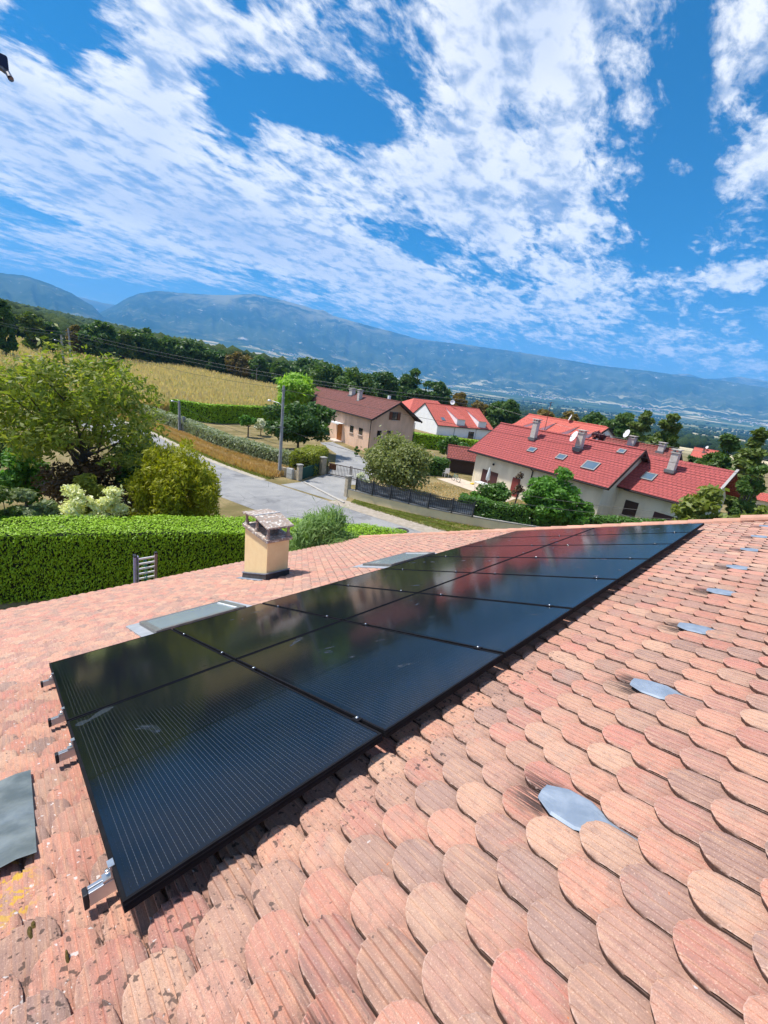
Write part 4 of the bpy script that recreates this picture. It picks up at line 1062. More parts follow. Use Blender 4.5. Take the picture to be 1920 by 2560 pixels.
hedge('ivy_hedge', 'dark glossy hedge on top of the low cream wall', [(22.5, 11.4), (23.3, 9.9), (25.8, 6.9), (29.3, 3.9), (33.3, 1.2), (38, -2.5)], 1.0, 1.55, LM['laurel'], 260, .12, 9, .12, .35)
hedge('garden_hedge', 'dark laurel hedge beyond the grey green bush, left of the cream house', [(27.2, 25.2), (30, 23.4), (33.6, 21.6)], 1.3, 1.6, LM['laurel'], 150, .16, 10, .15, .35)
hedge('white_house_hedge', 'clipped green hedge below the white house gable', [(43.5, 38.5), (50, 33.0), (55, 29.2)], 1.4, 2.0, LM['lime'], 90, .2, 11, .08, .10)

def place(cx, top, D, zb=None):               # base and height of a plant seen at column cx (2212-high photo), top row and distance
    p = spot(cx * K, top * K, D); z = Hf(p[0], p[1]) if zb is None else zb
    return p[0], p[1], z, p[2] - z
def wid(px, D, cy=900, cx=830):
    a = spot((cx - px / 2) * K, cy * K, D); b = spot((cx + px / 2) * K, cy * K, D); return float(np.linalg.norm(a - b))
def T(name, label, cat, cx, top, D, wpx, mat, nleaf, leaf, seed, trunk=.25, shape='round', nb=30, group=None, zb=None, **kw):
    x, y, z, h = place(cx, top, D, zb); w = wid(wpx, D, top + 40, cx)
    return tree(name, label, cat, x, y, z, h, w, h * trunk, nleaf, leaf, LM[mat], shape, nb, seed, group, **kw)
T('cherry_tree', 'big spreading cherry tree with loose yellowing leaves at the left edge', 'tree', 160, 752, 24, 430, 'cherry', 15000, .14, 1, .20, 'spread', 170, r_trunk=.17, blob=.05, ragged=.6, aspect=2.0, depth=9)
T('golden_thuja', 'dense golden conifer bush behind the clipped hedge, by the road', 'conifer', 380, 938, 20.0, 236, 'gold', 30000, .085, 2, .0, 'egg', 120, blob=.08, ragged=.14, aspect=2.4, zsq=1.35, up=.8)
T('sage_shrub', 'grey green leafy shrub above the hedge at the left edge', 'shrub', 62, 1032, 18.6, 130, 'sage', 4500, .12, 3, .05, 'round', 22)
T('bronze_shrub', 'dark bronze shrub in the shade under the cherry tree', 'shrub', 190, 975, 23, 250, 'brown', 6000, .15, 4, .05, 'round', 26)
T('yellow_shrub', 'yellow green shrub between two cream variegated shrubs', 'shrub', 180, 1010, 20.3, 95, 'yellowgreen', 4000, .11, 5, .05, 'round', 18)
T('variegated_shrub', 'cream variegated shrub next to the golden conifer', 'shrub', 232, 1036, 18.6, 88, 'cream', 5200, .10, 6, .05, 'round', 24, ragged=.15)
T('variegated_shrub', 'cream variegated shrub beside the grey green shrub', 'shrub', 150, 1044, 18.5, 115, 'cream', 5200, .10, 7, .05, 'round', 24, ragged=.2)
T('sage_shrub', 'small olive shrub at the far left above the clipped hedge', 'shrub', -10, 1040, 18.2, 110, 'olive', 3500, .12, 8, .05, 'round', 18)
T('hazel_shrub', 'light green leafy shrub low under the cherry tree at the left', 'shrub', 40, 965, 26, 150, 'fresh', 4000, .17, 33, .05, 'round', 26)
T('hazel_shrub', 'mid green bush under the cherry tree, right of the trunk', 'shrub', 285, 930, 27, 120, 'oak', 3500, .18, 34, .05, 'round', 24)
T('hazel_shrub', 'darker green bush at the left edge beyond the cherry tree', 'shrub', 5, 900, 33, 150, 'oak', 4500, .2, 35, .05, 'round', 26)
T('dark_shrub', 'dark green shrub behind the golden conifer at its left', 'shrub', 300, 960, 24.5, 120, 'laurel', 3500, .17, 9, .05, 'round', 18)
T('rosemary_bush', 'feathery pale green bush right of the chimney, against the hedge', 'shrub', 706, 1113, 14.2, 172, 'rose', 30000, .045, 10, .04, 'round', 80, blob=.10, ragged=.30, aspect=6.5, zsq=1.3, up=1.3)
T('apple_tree', 'dark leaved bushy fruit tree behind the lamp post', 'tree', 650, 866, 45, 165, 'dark', 9000, .30, 11, .2, 'round', 40, blob=.13, ragged=.15)
T('young_tree', 'slender young tree on the dry lawn before the dark hedge', 'tree', 537, 892, 53, 46, 'fresh', 700, .26, 12, .42, 'egg', 10, r_trunk=.08)
T('white_shrub', 'whitish flowering shrub beside the slender young tree', 'shrub', 565, 902, 55, 42, 'white', 900, .24, 13, .25, 'round', 10)
T('ball_willow', 'bright green ball headed tree behind the end of the peach house', 'tree', 636, 800, 68, 84, 'bright', 5000, .40, 14, .30, 'round', 40, blob=.15, ragged=.2, aspect=3.0)
T('olive_bush', 'large rounded grey green bush overhanging the dark fence', 'bush', 866, 940, 31.5, 158, 'bush', 15000, .17, 15, .08, 'round', 70, blob=.12, ragged=.2)
T('flowering_shrub', 'low flowering shrub where the dark fence meets its pillar', 'shrub', 792, 1010, 29.6, 45, 'white', 900, .12, 16, .1, 'round', 10)
T('maple_tree', 'dense bright green maple covering the middle of the cream house', 'tree', 1213, 1000, 28.2, 132, 'fresh', 12000, .19, 17, .10, 'egg', 55, blob=.14)
T('maple_skirt', 'low bright green shrub right of the dense maple', 'shrub', 1262, 1068, 28.4, 62, 'fresh', 2200, .17, 18, .1, 'round', 14)
T('mound_shrub', 'low green mound shrub before the umbrella and red door', 'shrub', 1075, 1040, 31.5, 84, 'laurel', 4500, .15, 19, .05, 'round', 24)
T('mound_shrub', 'drooping green shrub left of the mound shrub, behind the wall hedge', 'shrub', 1030, 1062, 29.5, 80, 'fresh', 3200, .14, 20, .05, 'round', 18)
T('golden_shrub', 'small golden shrub behind the wall hedge near the maple', 'shrub', 1098, 1078, 29.5, 24, 'gold', 500, .13, 21, .1, 'round', 8)
T('dry_shrub', 'thin dry shrub beside the drainpipe of the cream house', 'shrub', 1128, 1020, 33.0, 34, 'brown', 350, .16, 22, .3, 'round', 12, bmat=bark_pale)
T('fig_tree', 'fig like tree with broad pale leaves at the lower right', 'tree', 1548, 1040, 20.5, 150, 'vine', 5200, .22, 23, .2, 'round', 44, blob=.12, ragged=.22)
T('fig_tree', 'second pale broad leaved tree at the right edge', 'tree', 1655, 1068, 21.5, 90, 'vine', 2600, .22, 24, .2, 'round', 26, blob=.14, ragged=.2)
T('laurel_bush', 'dark rounded laurel left of the garden shed roof', 'bush', 982, 940, 52, 62, 'laurel', 3200, .28, 25, .08, 'round', 22)

T('rose_shrub', 'tiny shrub by the peach house wall', 'shrub', 771, 963, 46.5, 14, 'laurel', 220, .18, 27, .1, 'round', 6)
T('plum_tree', 'purple leaved plum tree behind the red roofs', 'tree', 1300, 930, 55, 62, 'plum', 3000, .28, 28, .2, 'round', 20)
T('oak_tree', 'dark spreading oak behind the cream house, left of the orange roof', 'tree', 1455, 893, 62, 90, 'olive', 8000, .36, 29, .15, 'egg', 40, blob=.15)
T('oak_tree', 'large dark green tree at the right, beyond the carport', 'tree', 1580, 930, 46, 100, 'oak', 9000, .32, 30, .15, 'egg', 44, blob=.15)
T('oak_tree', 'tall light green tree at the right edge behind the carport', 'tree', 1658, 912, 42, 90, 'olive', 7000, .30, 31, .15, 'egg', 36, blob=.15, ragged=.15)
T('oak_tree', 'dark tree at the right edge above the stone shed', 'tree', 1652, 985, 36, 70, 'oak', 4000, .26, 32, .15, 'round', 26)
# middle row behind the houses
for i, (cx, top, D, w, m, lb) in enumerate((
        (775, 793, 118, 90, 'oak', 'dark oak just above the ridge of the peach house'), (835, 798, 132, 84, 'dark', 'dark tree left of the tall conifer behind the peach house'),
        (944, 820, 130, 74, 'dark', 'dark tree right of the tall conifer'), (994, 848, 128, 56, 'rust', 'yellowish tree behind the white house ridge'),
        (1040, 862, 126, 50, 'rust', 'russet tree behind the white house, left of a green one'), (1097, 858, 122, 78, 'oak', 'round green tree between the two groups of red roofs'),
        (1175, 878, 112, 60, 'rust', 'small russet tree above the dormered red roof'), (1228, 886, 106, 80, 'rust', 'russet tree right of the tall antenna'),
        (1290, 892, 96, 92, 'oak', 'dark tree above the purple plum tree'), (1352, 884, 84, 84, 'oak', 'dark ragged tree above the white dish'), (1402, 880, 74, 70, 'olive', 'tall feathery tree left of the dark spreading oak'),
        (720, 780, 150, 110, 'oak', 'broad dark tree behind the ball headed tree'), (1500, 985, 60, 50, 'dark', 'dark tree beside the small orange roof'))):
    T('garden_tree', lb, 'tree', cx, top, D, w, m, 5200, .0055 * D, 40 + i, .12, 'round', 55, 'trees behind the houses', blob=.125)
T('tall_conifer', 'tall dark pine standing above the peach house ridge', 'conifer', 893, 795, 128, 64, 'dark', 5000, .7, 60, .1, 'egg', 40, 'trees behind the houses', aspect=2.2, blob=.14, ragged=.15)
# oaks along the top of the field
for i, (cx, top, D, w, m, lb) in enumerate((
        (-4, 640, 120, 70, 'oak', 'dark oak at the left edge above the stubble'), (62, 668, 150, 66, 'olive', 'light green oak second from the left in the field edge row'), (104, 690, 160, 56, 'oak', 'low oak with a thick trunk on the stubble'),
        (162, 702, 175, 40, 'rust', 'small yellowing tree in the field edge row'), (213, 684, 172, 92, 'oak', 'broad dark oak above the cherry tree'), (262, 708, 178, 56, 'olive', 'paler oak between two dark ones at the field edge'),
        (308, 703, 186, 76, 'oak', 'tall dark oak at the top of the maize'), (352, 733, 190, 56, 'olive', 'smaller green oak right of the tall dark oak'), (402, 724, 190, 104, 'oak', 'widest dark oak in the field edge row'),
        (468, 752, 186, 66, 'dark', 'dark oak left of the russet one'), (521, 757, 180, 66, 'rust', 'russet brown oak in the field edge row'), (560, 768, 176, 56, 'oak', 'dark oak behind the line pole'),
        (612, 778, 172, 60, 'oak', 'dark oak left of the ball headed tree'), (670, 767, 200, 90, 'oak', 'last big oak of the row, right of the ball headed tree'))):
    T('field_oak', lb, 'tree', cx, top, D, w, m, 5200, .0050 * D, 80 + i, .10, 'round', 60, 'oaks along the field edge', blob=.12, r_trunk=.35)

# ================================================================== forest, woods and villages far off
def crowns(name, P, Rr, mat, lod):
    bm = bmesh.new(); bmesh.ops.create_icosphere(bm, subdivisions=lod, radius=1); bm.verts.ensure_lookup_table()
    v = np.array([q.co[:] for q in bm.verts]); f = np.array([[q.index for q in ff.verts] for ff in bm.faces]); bm.free()
    n = len(P); rg = np.random.default_rng(len(P))
    jit = 1 + rg.normal(0, .13, (n, len(v), 1))
    a = rg.uniform(0, 2 * PI, n); ca, sa = np.cos(a), np.sin(a)
    w = v[None] * jit; x = w[..., 0] * ca[:, None] - w[..., 1] * sa[:, None]; y = w[..., 0] * sa[:, None] + w[..., 1] * ca[:, None]
    V = np.stack([x * Rr[:, None], y * Rr[:, None], w[..., 2] * Rr[:, None] * .88], -1) + P[:, None]
    Q = (f[None] + (np.arange(n) * len(v))[:, None, None]).reshape(-1, 3)
    return np_mesh(name, V.reshape(-1, 3), Q, mat, smooth=True)
import bmesh
def crown_mat(name, a, b, c):
    t = NT(name); r = t.n('ShaderNodeNewGeometry').outputs['Random Per Island']; o = t.tc()
    col = t.ramp(r, [(0, a), (.55, b), (1, c)]); col = t.mix(t.ss(t.noise(o, .9, 4, .7), .4, .65, 0, .7), col, a)
    t.bsdf(Base_Color=col, Roughness=.9, Specular_IOR_Level=.15, Normal=t.bump(t.noise(o, 1.1, 5, .75), 1.0, 1.2)); return t.mat
FOR = crown_mat('forest_canopy', (.030, .058, .016), (.055, .092, .024), (.09, .125, .035))
rg = np.random.default_rng(21); n = 11000
azf = rg.uniform(41, 96, n); rf = np.sqrt(rg.uniform(225 ** 2, 1160 ** 2, n)); rf = np.where(rg.random(n) < .3, rg.uniform(215, 520, n), rf)
x = CX + rf * np.cos(np.radians(azf)); y = CY + rf * np.sin(np.radians(azf)); Rr = rg.uniform(3.4, 6.6, n)
z = H(x, y) + rg.uniform(3.5, 8.0, n) - sstep(azf, 56, 42) * 2
near_ = rf < 480
P = np.stack([x, y, z], -1)
# one wood in one object: finer crowns near, coarser ones far
o1 = crowns('forest', P, Rr, FOR, 2 if False else 1); tag(o1, 'continuous dark green forest covering the ridge below the mountains', 'forest', kind='stuff')
V = []; n = 3600
rg = np.random.default_rng(22)
cl = 150; ca = rg.uniform(-12, 46, cl); crr = np.exp(rg.uniform(math.log(420), math.log(5200), cl)); cdir = rg.normal(1.9, .35, cl); clen = crr * rg.uniform(.03, .16, cl)
idx = rg.integers(0, cl, n); t_ = rg.uniform(-1, 1, n) * clen[idx]; s_ = rg.normal(0, 1, n) * clen[idx] * .12
x = CX + crr[idx] * np.cos(np.radians(ca[idx])) + np.cos(cdir[idx]) * t_ + s_; y = CY + crr[idx] * np.sin(np.radians(ca[idx])) + np.sin(cdir[idx]) * t_ - s_ * .5
Rr = rg.uniform(3, 6, n) * (1 + crr[idx] / 3200)
o2 = crowns('distant_woods', np.stack([x, y, H(x, y) + Rr * .45], -1), Rr, crown_mat('distant_wood', (.016, .036, .014), (.03, .055, .02), (.045, .075, .025)), 1)
tag(o2, 'scattered woods and tree lines on the plain below the mountains', 'woods', kind='stuff')
def village(name, label, cx, cy, aspan, rspan, num, seed):
    a0, e0 = az_el(cx * K, cy * K); rg = np.random.default_rng(seed)
    rs = np.geomspace(500, 6500, 400); el = np.degrees(np.arctan2(Hpolar(rs, rs * 0 + a0) - CZ, rs)); R0 = rs[np.argmin(np.abs(el - e0))]
    mb = MB()
    for _ in range(num):
        a = math.radians(a0 + rg.normal(0, aspan)); r = R0 * (1 + rg.normal(0, rspan)); x, y = CX + r * math.cos(a), CY + r * math.sin(a); z = Hf(x, y)
        w, l, h = rg.uniform(9, 16) , rg.uniform(11, 24), rg.uniform(5, 10); t = rg.uniform(0, PI); c_, s_ = math.cos(t), math.sin(t)
        f = lambda u, v, q: (x + u * c_ - v * s_, y + u * s_ + v * c_, z + q)
        b = [f(-w / 2, -l / 2, -3), f(w / 2, -l / 2, -3), f(w / 2, l / 2, -3), f(-w / 2, l / 2, -3), f(-w / 2, -l / 2, h), f(w / 2, -l / 2, h), f(w / 2, l / 2, h), f(-w / 2, l / 2, h), f(0, -l / 2, h + w * .32), f(0, l / 2, h + w * .32)]
        mb.add(b, [(0, 1, 5, 4), (1, 2, 6, 5), (2, 3, 7, 6), (3, 0, 4, 7), (4, 5, 8), (6, 7, 9)], 0); mb.add(b, [(5, 6, 9, 8), (7, 4, 8, 9)], 1)
    return tag(mb.build(name, [M('far_render', (.80, .77, .72), rand=.12), M('far_roof', (.40, .21, .15), rand=.25)]), label, 'village', kind='stuff')
village('distant_village', 'pale distant village at the mountain foot above the dark oak row', 660, 762, 2.2, .09, 110, 1)
village('distant_village', 'pale distant village beyond the tall pine', 790, 795, 2.0, .08, 80, 2)
village('distant_village', 'distant village right of the pine, below the mountain', 960, 824, 2.6, .05, 70, 3)
village('distant_village', 'distant houses strung along the mountain foot in the middle', 1180, 858, 3.0, .04, 70, 4)
village('distant_village', 'distant village in the plain above the oak trees', 1390, 880, 2.4, .05, 70, 5)
village('distant_village', 'distant village at the right edge of the plain', 1610, 910, 2.6, .05, 80, 6)

# ================================================================== neighbouring houses
def roof_mat(name, a, b, mortar, bw=.30, rh=.34, rough=.8):
    t = NT(name); o = t.tc(); g = t.n('ShaderNodeNewGeometry')
    br = t.n('ShaderNodeTexBrick', {'Vector': o, 'Color1': a, 'Color2': b, 'Mortar': mortar, 'Scale': 1.0, 'Mortar Size': .022, 'Bias': 0.0, 'Brick Width': bw, 'Row Height': rh})
    c = t.mix(t.ss(t.noise(o, .8, 5, .65), .42, .7, 0, .5), br.outputs['Color'], tuple(q * .72 for q in a))
    c = t.mix(t.ss(t.noise(o, 5, 4, .7), .5, .75, 0, .35), c, tuple(min(q * 1.35, .9) for q in b))
    wv = t.n('ShaderNodeTexWave', {'Vector': o, 'Scale': PI / bw / 10 * 1.0, 'Distortion': 0.0}, bands_direction='X', wave_profile='SIN').outputs['Fac']
    t.bsdf(Base_Color=c, Roughness=rough, Specular_IOR_Level=.25, Normal=t.bump(wv, .4, .03)); return t.mat
R_PEACH = roof_mat('brown_red_tiles', (.225, .085, .070), (.185, .075, .062), (.05, .02, .02), .25, .30)
R_RED = roof_mat('red_interlocking_tiles', (.42, .095, .088), (.37, .085, .080), (.17, .045, .042), .30, .26)
R_ORANGE = roof_mat('bright_red_tiles', (.64, .155, .115), (.57, .14, .105), (.16, .045, .035), .30, .36)
R_BROWN = roof_mat('brownish_roof_tiles', (.30, .085, .070), (.25, .075, .062), (.07, .025, .025), .30, .34)
W_PEACH = M('peach_render', (.80, .54, .39), (.66, .44, .31), 1.1, .92, bump=.4, bscale=30, stretch=(1, 1, .3))
W_CREAM = M('cream_render', (.80, .73, .58), (.66, .60, .47), .9, .92, bump=.4, bscale=30, stretch=(1, 1, .3))
W_WHITE = M('white_render', (.86, .86, .86), (.80, .80, .81), 1.0, .9, bump=.2, bscale=30)
DARKWOOD = M('dark_brown_wood', (.045, .026, .022), (.06, .035, .028), 12, .7)
WOOD = M('red_brown_wood', (.19, .065, .025), (.15, .05, .02), 10, .6, stretch=(1, 1, .2))
ORANGEWOOD = M('orange_door_wood', (.46, .15, .025), (.38, .12, .02), 9, .5, stretch=(4, 4, .3))
SHUT = M('maroon_shutter', (.085, .032, .030), (.07, .028, .026), 9, .6)
REDDOOR = M('dark_red_door', (.22, .04, .035), (.18, .035, .03), 9, .6)
PANE = glass_mat('dark_window_glass', (.015, .018, .022), .05)
SILL = M('pale_sill', (.62, .50, .42), rough=.8)
GUT = M('dark_gutter', (.030, .020, .020), rough=.5, metal=.3)
PALECH = M('pale_chimney_render', (.60, .55, .50), (.5, .46, .42), 5, .9, bump=.3)
DISH = M('white_dish', (.82, .82, .82), rough=.4)
VELUX = glass_mat('roof_window_glass', (.10, .15, .20), .06)
VFR = M('grey_roof_window_frame', (.22, .22, .22), rough=.5, metal=.4)

def slope(mb, x0, x1, ye, ze, yr, zr, step=.26, th=.028, lean0=0.0, lean1=0.0, mi=0):
    L = math.hypot(yr - ye, zr - ze); n = max(int(round(L / step)), 2)
    dy, dz = (yr - ye) / n, (zr - ze) / n; ny, nz = -(zr - ze) / L, abs(yr - ye) / L
    if yr < ye: ny = (zr - ze) / L
    for k in range(n):
        a0 = x0 + lean0 * k / n; a1 = x1 + lean1 * k / n; b0 = x0 + lean0 * (k + 1) / n; b1 = x1 + lean1 * (k + 1) / n
        y0, z0, y1, z1 = ye + dy * k, ze + dz * k, ye + dy * (k + 1), ze + dz * (k + 1)
        lo = (y0 + ny * th, z0 + nz * th); hi = (y1 + ny * .008, z1 + nz * .008); ft = (y0 + ny * .004, z0 + nz * .004)
        q = [(a0, *ft), (a1, *ft), (a0, *lo), (a1, *lo), (b0, *hi), (b1, *hi)]
        mb.add(q, [(0, 1, 3, 2), (2, 3, 5, 4)] if yr > ye else [(1, 0, 2, 3), (3, 2, 4, 5)], mi)
def house_at(name, label, cat, o, ang, group=None): return empty(name, o, (0, 0, math.radians(ang)), label, cat, group)
def gable_walls(root, L, Wd, ze, zr, yr, mat, name='wall', zb=-.4, ze2=None):
    ze2 = ze if ze2 is None else ze2
    mb = MB()
    for x in (0, L): mb.add([(x, 0, zb), (x, Wd, zb), (x, Wd, ze2), (x, yr, zr), (x, 0, ze)], [(0, 1, 2, 3, 4)])
    mb.add([(0, 0, zb), (L, 0, zb), (L, 0, ze), (0, 0, ze)], [(0, 1, 2, 3)]); mb.add([(0, Wd, zb), (L, Wd, zb), (L, Wd, ze2), (0, Wd, ze2)], [(3, 2, 1, 0)])
    return mb.build(name, mat, root)
def gable_roof(root, L, Wd, ze, zr, yr, of, og0, og1, mat, fascia=GUT, ob=None, name='roof'):
    """wall-plane eave height ze; overhang of in front, og0/og1 at the gables"""
    s = (zr - ze) / yr; s2 = s; ob = of if ob is None else ob
    yb = Wd + ob; up = .10
    mb = MB(); slope(mb, -og0, L + og1, -of, ze - s * of + up, yr, zr + up); slope(mb, -og0, L + og1, yb, zr - s2 * (yb - yr) + up, yr, zr + up)
    r = mb.build(name, mat, root)
    mb = MB()
    for x0, x1 in ((-og0, L + og1),):
        mb.add([(x0, -of, ze - s * of), (x1, -of, ze - s * of), (x1, yr, zr), (x0, yr, zr), (x0, yb, zr - s2 * (yb - yr)), (x1, yb, zr - s2 * (yb - yr))], [(0, 3, 2, 1), (3, 4, 5, 2)])
    for x in (-og0 - .02, L + og1 - .03):
        mb.obox((x + .025, -of, ze - s * of - .03 + up / 2), (x + .025, yr, zr - .03 + up / 2), .05, .22); mb.obox((x + .025, yr, zr - .03 + up / 2), (x + .025, yb, zr - s2 * (yb - yr) - .03 + up / 2), .05, .22)
    mb.build('eave_boards', DARKWOOD, r)
    mb = MB(); mb.tube([(-og0, -of - .06, ze - s * of + .02), (L + og1, -of - .06, ze - s * of + .02)], .065, 8); mb.build('gutter', fascia, r)
    mb = MB(); n = int((L + og0 + og1) / .4)
    for k in range(n):
        x = -og0 + k * .4; mb.tube([(x, yr, zr + up + .01), (x + .42, yr, zr + up + .03)], [.12, .10], 6)
    mb.build('ridge_tiles', mat, r)
    return r
def window(root, x, z0, w, h, y=0, shutters=0, name='window', frame=DARKWOOD, face='front', pane=PANE, sill=True, closed=None, label=None):
    f = lambda a, b, c: (a, b, c) if face == 'front' else ((y - b, a, c) if face == 'end0' else (y + -b, a, c))
    sg = 1 if face != 'end1' else 1
    def bx(mb, a, b):
        if face == 'front': mb.box((a[0], y + a[1], a[2]), (b[0], y + b[1], b[2]))
        elif face == 'end1': mb.box((y - b[1], a[0], a[2]), (y - a[1], b[0], b[2]))       # x = const gable facing +x
        else: mb.box((y + a[1], a[0], a[2]), (y + b[1], b[0], b[2]))                     # gable facing -x
    mb = MB(); t = .07
    bx(mb, (x, -.03, z0), (x + t, .02, z0 + h)); bx(mb, (x + w - t, -.03, z0), (x + w, .02, z0 + h)); bx(mb, (x + t + .002, -.03, z0), (x + w - t - .002, .02, z0 + t)); bx(mb, (x + t + .002, -.03, z0 + h - t), (x + w - t - .002, .02, z0 + h))
    if not closed: bx(mb, (x + w / 2 - .03, -.025, z0 + t + .002), (x + w / 2 + .03, .018, z0 + h - t - .002))
    o = mb.build(name, frame, root)
    if label: o['label'] = label
    mb = MB(); bx(mb, (x + t + .001, -.012, z0 + t + .001), (x + w - t - .001, .006, z0 + h - t - .001)); mb.build('pane' if not closed else 'shutter', closed or pane, o)
    if sill: mb = MB(); bx(mb, (x - .1, -.14, z0 - .09), (x + w + .1, .0, z0 - .005)); mb.build('sill', SILL, o)
    if shutters:
        for sx in ((x - shutters - .02, x - .02), (x + w + .02, x + w + shutters + .02)):
            mb = MB(); bx(mb, (sx[0], -.06, z0), (sx[1], -.02, z0 + h))
            for q in (.2, .8): bx(mb, (sx[0] + .03, -.08, z0 + h * q - .04), (sx[1] - .03, -.061, z0 + h * q + .04))
            mb.build('shutter', WOOD, o)
    return o
def stack(root, x, y, zb, h, w=.5, d=.45, mat=PALECH, name='chimney', crown=True):
    mb = MB(); mb.box((x - w / 2, y - d / 2, zb - .6), (x + w / 2, y + d / 2, zb + h), taper=(0, 0)); o = mb.build(name, mat, root, bevel=.01)
    if crown:
        mb = MB(); mb.box((x - w / 2 - .06, y - d / 2 - .06, zb + h + .002), (x + w / 2 + .06, y + d / 2 + .06, zb + h + .07))
        for sx in (-1, 1):
            for sy in (-1, 1): mb.box((x + sx * w * .38 - .05, y + sy * d * .36 - .05, zb + h + .072), (x + sx * w * .38 + .05, y + sy * d * .36 + .05, zb + h + .22))
        mb.box((x - w / 2 - .08, y - d / 2 - .08, zb + h + .222), (x + w / 2 + .08, y + d / 2 + .08, zb + h + .29)); mb.build('cap', mat, o)
    mb = MB(); mb.box((x - w / 2 - .1, y - d / 2 - .12, zb - .34), (x + w / 2 + .1, y + d / 2 + .1, zb - .12)); mb.build('flashing', VFR, o)
    return o
def roof_window(root, x, y, w, l, ye, ze, s, name='roof_window'):
    cs = 1 / math.sqrt(1 + s * s); sn = s * cs
    def pt(a, b, n): return (x + a, y + b * cs - n * sn, ze + (y + b * cs - ye) * s + n * cs)
    def sb(mb, a0, a1, b0, b1, n0, n1):
        mb.add([pt(a0, b0, n0), pt(a1, b0, n0), pt(a1, b1, n0), pt(a0, b1, n0), pt(a0, b0, n1), pt(a1, b0, n1), pt(a1, b1, n1), pt(a0, b1, n1)], [(3, 2, 1, 0), (4, 5, 6, 7), (0, 1, 5, 4), (1, 2, 6, 5), (2, 3, 7, 6), (3, 0, 4, 7)])
    mb = MB(); t = .09
    sb(mb, 0, t, 0, l, .0, .19); sb(mb, w - t, w, 0, l, 0, .19); sb(mb, t + .001, w - t - .001, 0, t, 0, .185); sb(mb, t + .001, w - t - .001, l - t, l, 0, .185)
    o = mb.build(name, VFR, root); mb = MB(); sb(mb, t + .002, w - t - .002, t + .002, l - t - .002, .05, .165); mb.build('pane', VELUX, o); return o
def dish(name, label, c, r, d, group=None, mast=None, parent=None):
    o = MB()
    d = Vector(d).normalized(); prof = [(0.001, 0)] + [(r * k / 6, .22 * r * (k / 6) ** 2) for k in range(1, 7)]
    prof += [(r * 1.02, .22 * r - .01), (r * .5, .03 * r)]
    o.lathe(prof, c, 20, axis=d); q = o.build('satellite_dish', DISH, parent, smooth=True)
    mb = MB(); C_ = Vector(c); mb.tube([C_ - Vector((0, 0, r * .8)), C_ + d * r * .8], .015, 5); mb.tube([C_ + d * r * .8 - Vector((0, 0, .03)), C_ + d * r * .8 + Vector((0, 0, .05))], .035, 6)
    if mast: mb.tube([C_, Vector(mast)], .025, 6)
    mb.build('feed_arm', GUT, q); return q

# ---- peach house
a = math.radians(80); P0 = np.array([33.1, 33.4]); LF = 23.5
og = P0 + np.array([math.cos(a), math.sin(a)]) * LF
gz = -5.3
ph = house_at('peach_house', 'peach rendered house with brown red roof, facing the driveway', 'house', (og[0], og[1], gz), -100)
ZE, ZR, YR, WD = 4.32, 6.30, 3.35, 6.5
gable_walls(ph, LF, WD, ZE, ZR, YR, W_PEACH)
pr = gable_roof(ph, LF, WD, ZE, ZR, YR, .5, .8, .95, R_PEACH)
sl_ = (ZR - ZE) / YR
stack(pr, LF - 11.0, YR - .35, ZR, .55, .85, .6); stack(pr, LF - 7.6, YR - 1.0, ZR - .5, 1.05, .55, .5)
stack(pr, LF - 2.6, YR + .5, ZR, .6, .3, .3, mat=W_WHITE, crown=False)
for t0, w_, z0, h_ in ((5.15, .95, 1.72, .85), (2.75, .95, 1.78, .85)): window(ph, LF - t0, z0, w_, h_)
window(ph, LF - 12.8, 1.75, 1.0, 1.1); window(ph, LF - 17.2, 1.75, 1.0, 1.1)
mb = MB(); mb.box((LF - 8.55, -.05, .15), (LF - 7.45, .03, 2.28)); d_ = mb.build('door', ORANGEWOOD, ph)
mb = MB(); mb.box((LF - 8.65, -.07, 0.1), (LF - 8.56, .02, 2.38)); mb.box((LF - 7.44, -.07, .1), (LF - 7.35, .02, 2.38)); mb.box((LF - 8.558, -.07, 2.285), (LF - 7.442, .02, 2.38)); mb.build('door_frame', ORANGEWOOD, d_)
mb = MB(); mb.box((LF - 7.62, -.10, 1.1), (LF - 7.55, -.051, 1.2)); mb.build('handle', GUT, d_)
mb = MB(); mb.box((LF - 9.4, -.85, 2.44), (LF - 6.9, .0, 2.52)); mb.box((LF - 9.4, -.87, 2.36), (LF - 6.9, -.851, 2.54)); mb.build('porch_canopy', W_WHITE, ph)
mb = MB(); mb.box((LF - 9.2, -1.2, -.1), (LF - 6.8, -.0, .14)); mb.build('door_step', SILL, ph)
window(ph, 1.0, 1.90, .62, .84, LF, face='end1'); window(ph, 2.45, 1.95, .62, .84, LF, face='end1')
window(ph, 2.90, 4.15, .80, .98, LF, shutters=.42, face='end1', label='upper gable window with open brown shutters')
mb = MB(); mb.tube([(LF + .05, -.06, .1), (LF + .05, -.06, 4.0), (LF + .0, -.48, 4.1)], .045, 7); mb.build('drainpipe', GUT, ph); mb = MB(); mb.tube([(LF + .06, WD + .05, .1), (LF + .06, WD + .05, 4.0)], .045, 7); mb.build('drainpipe', GUT, ph)
for y in (.15, YR, WD - .15):
    mb = MB(); z = ZE + sl_ * (YR - abs(y - YR)) - .12; mb.box((LF, y - .07, z - .10), (LF + .85, y + .07, z + .06)); mb.build('purlin_end', DARKWOOD, ph)

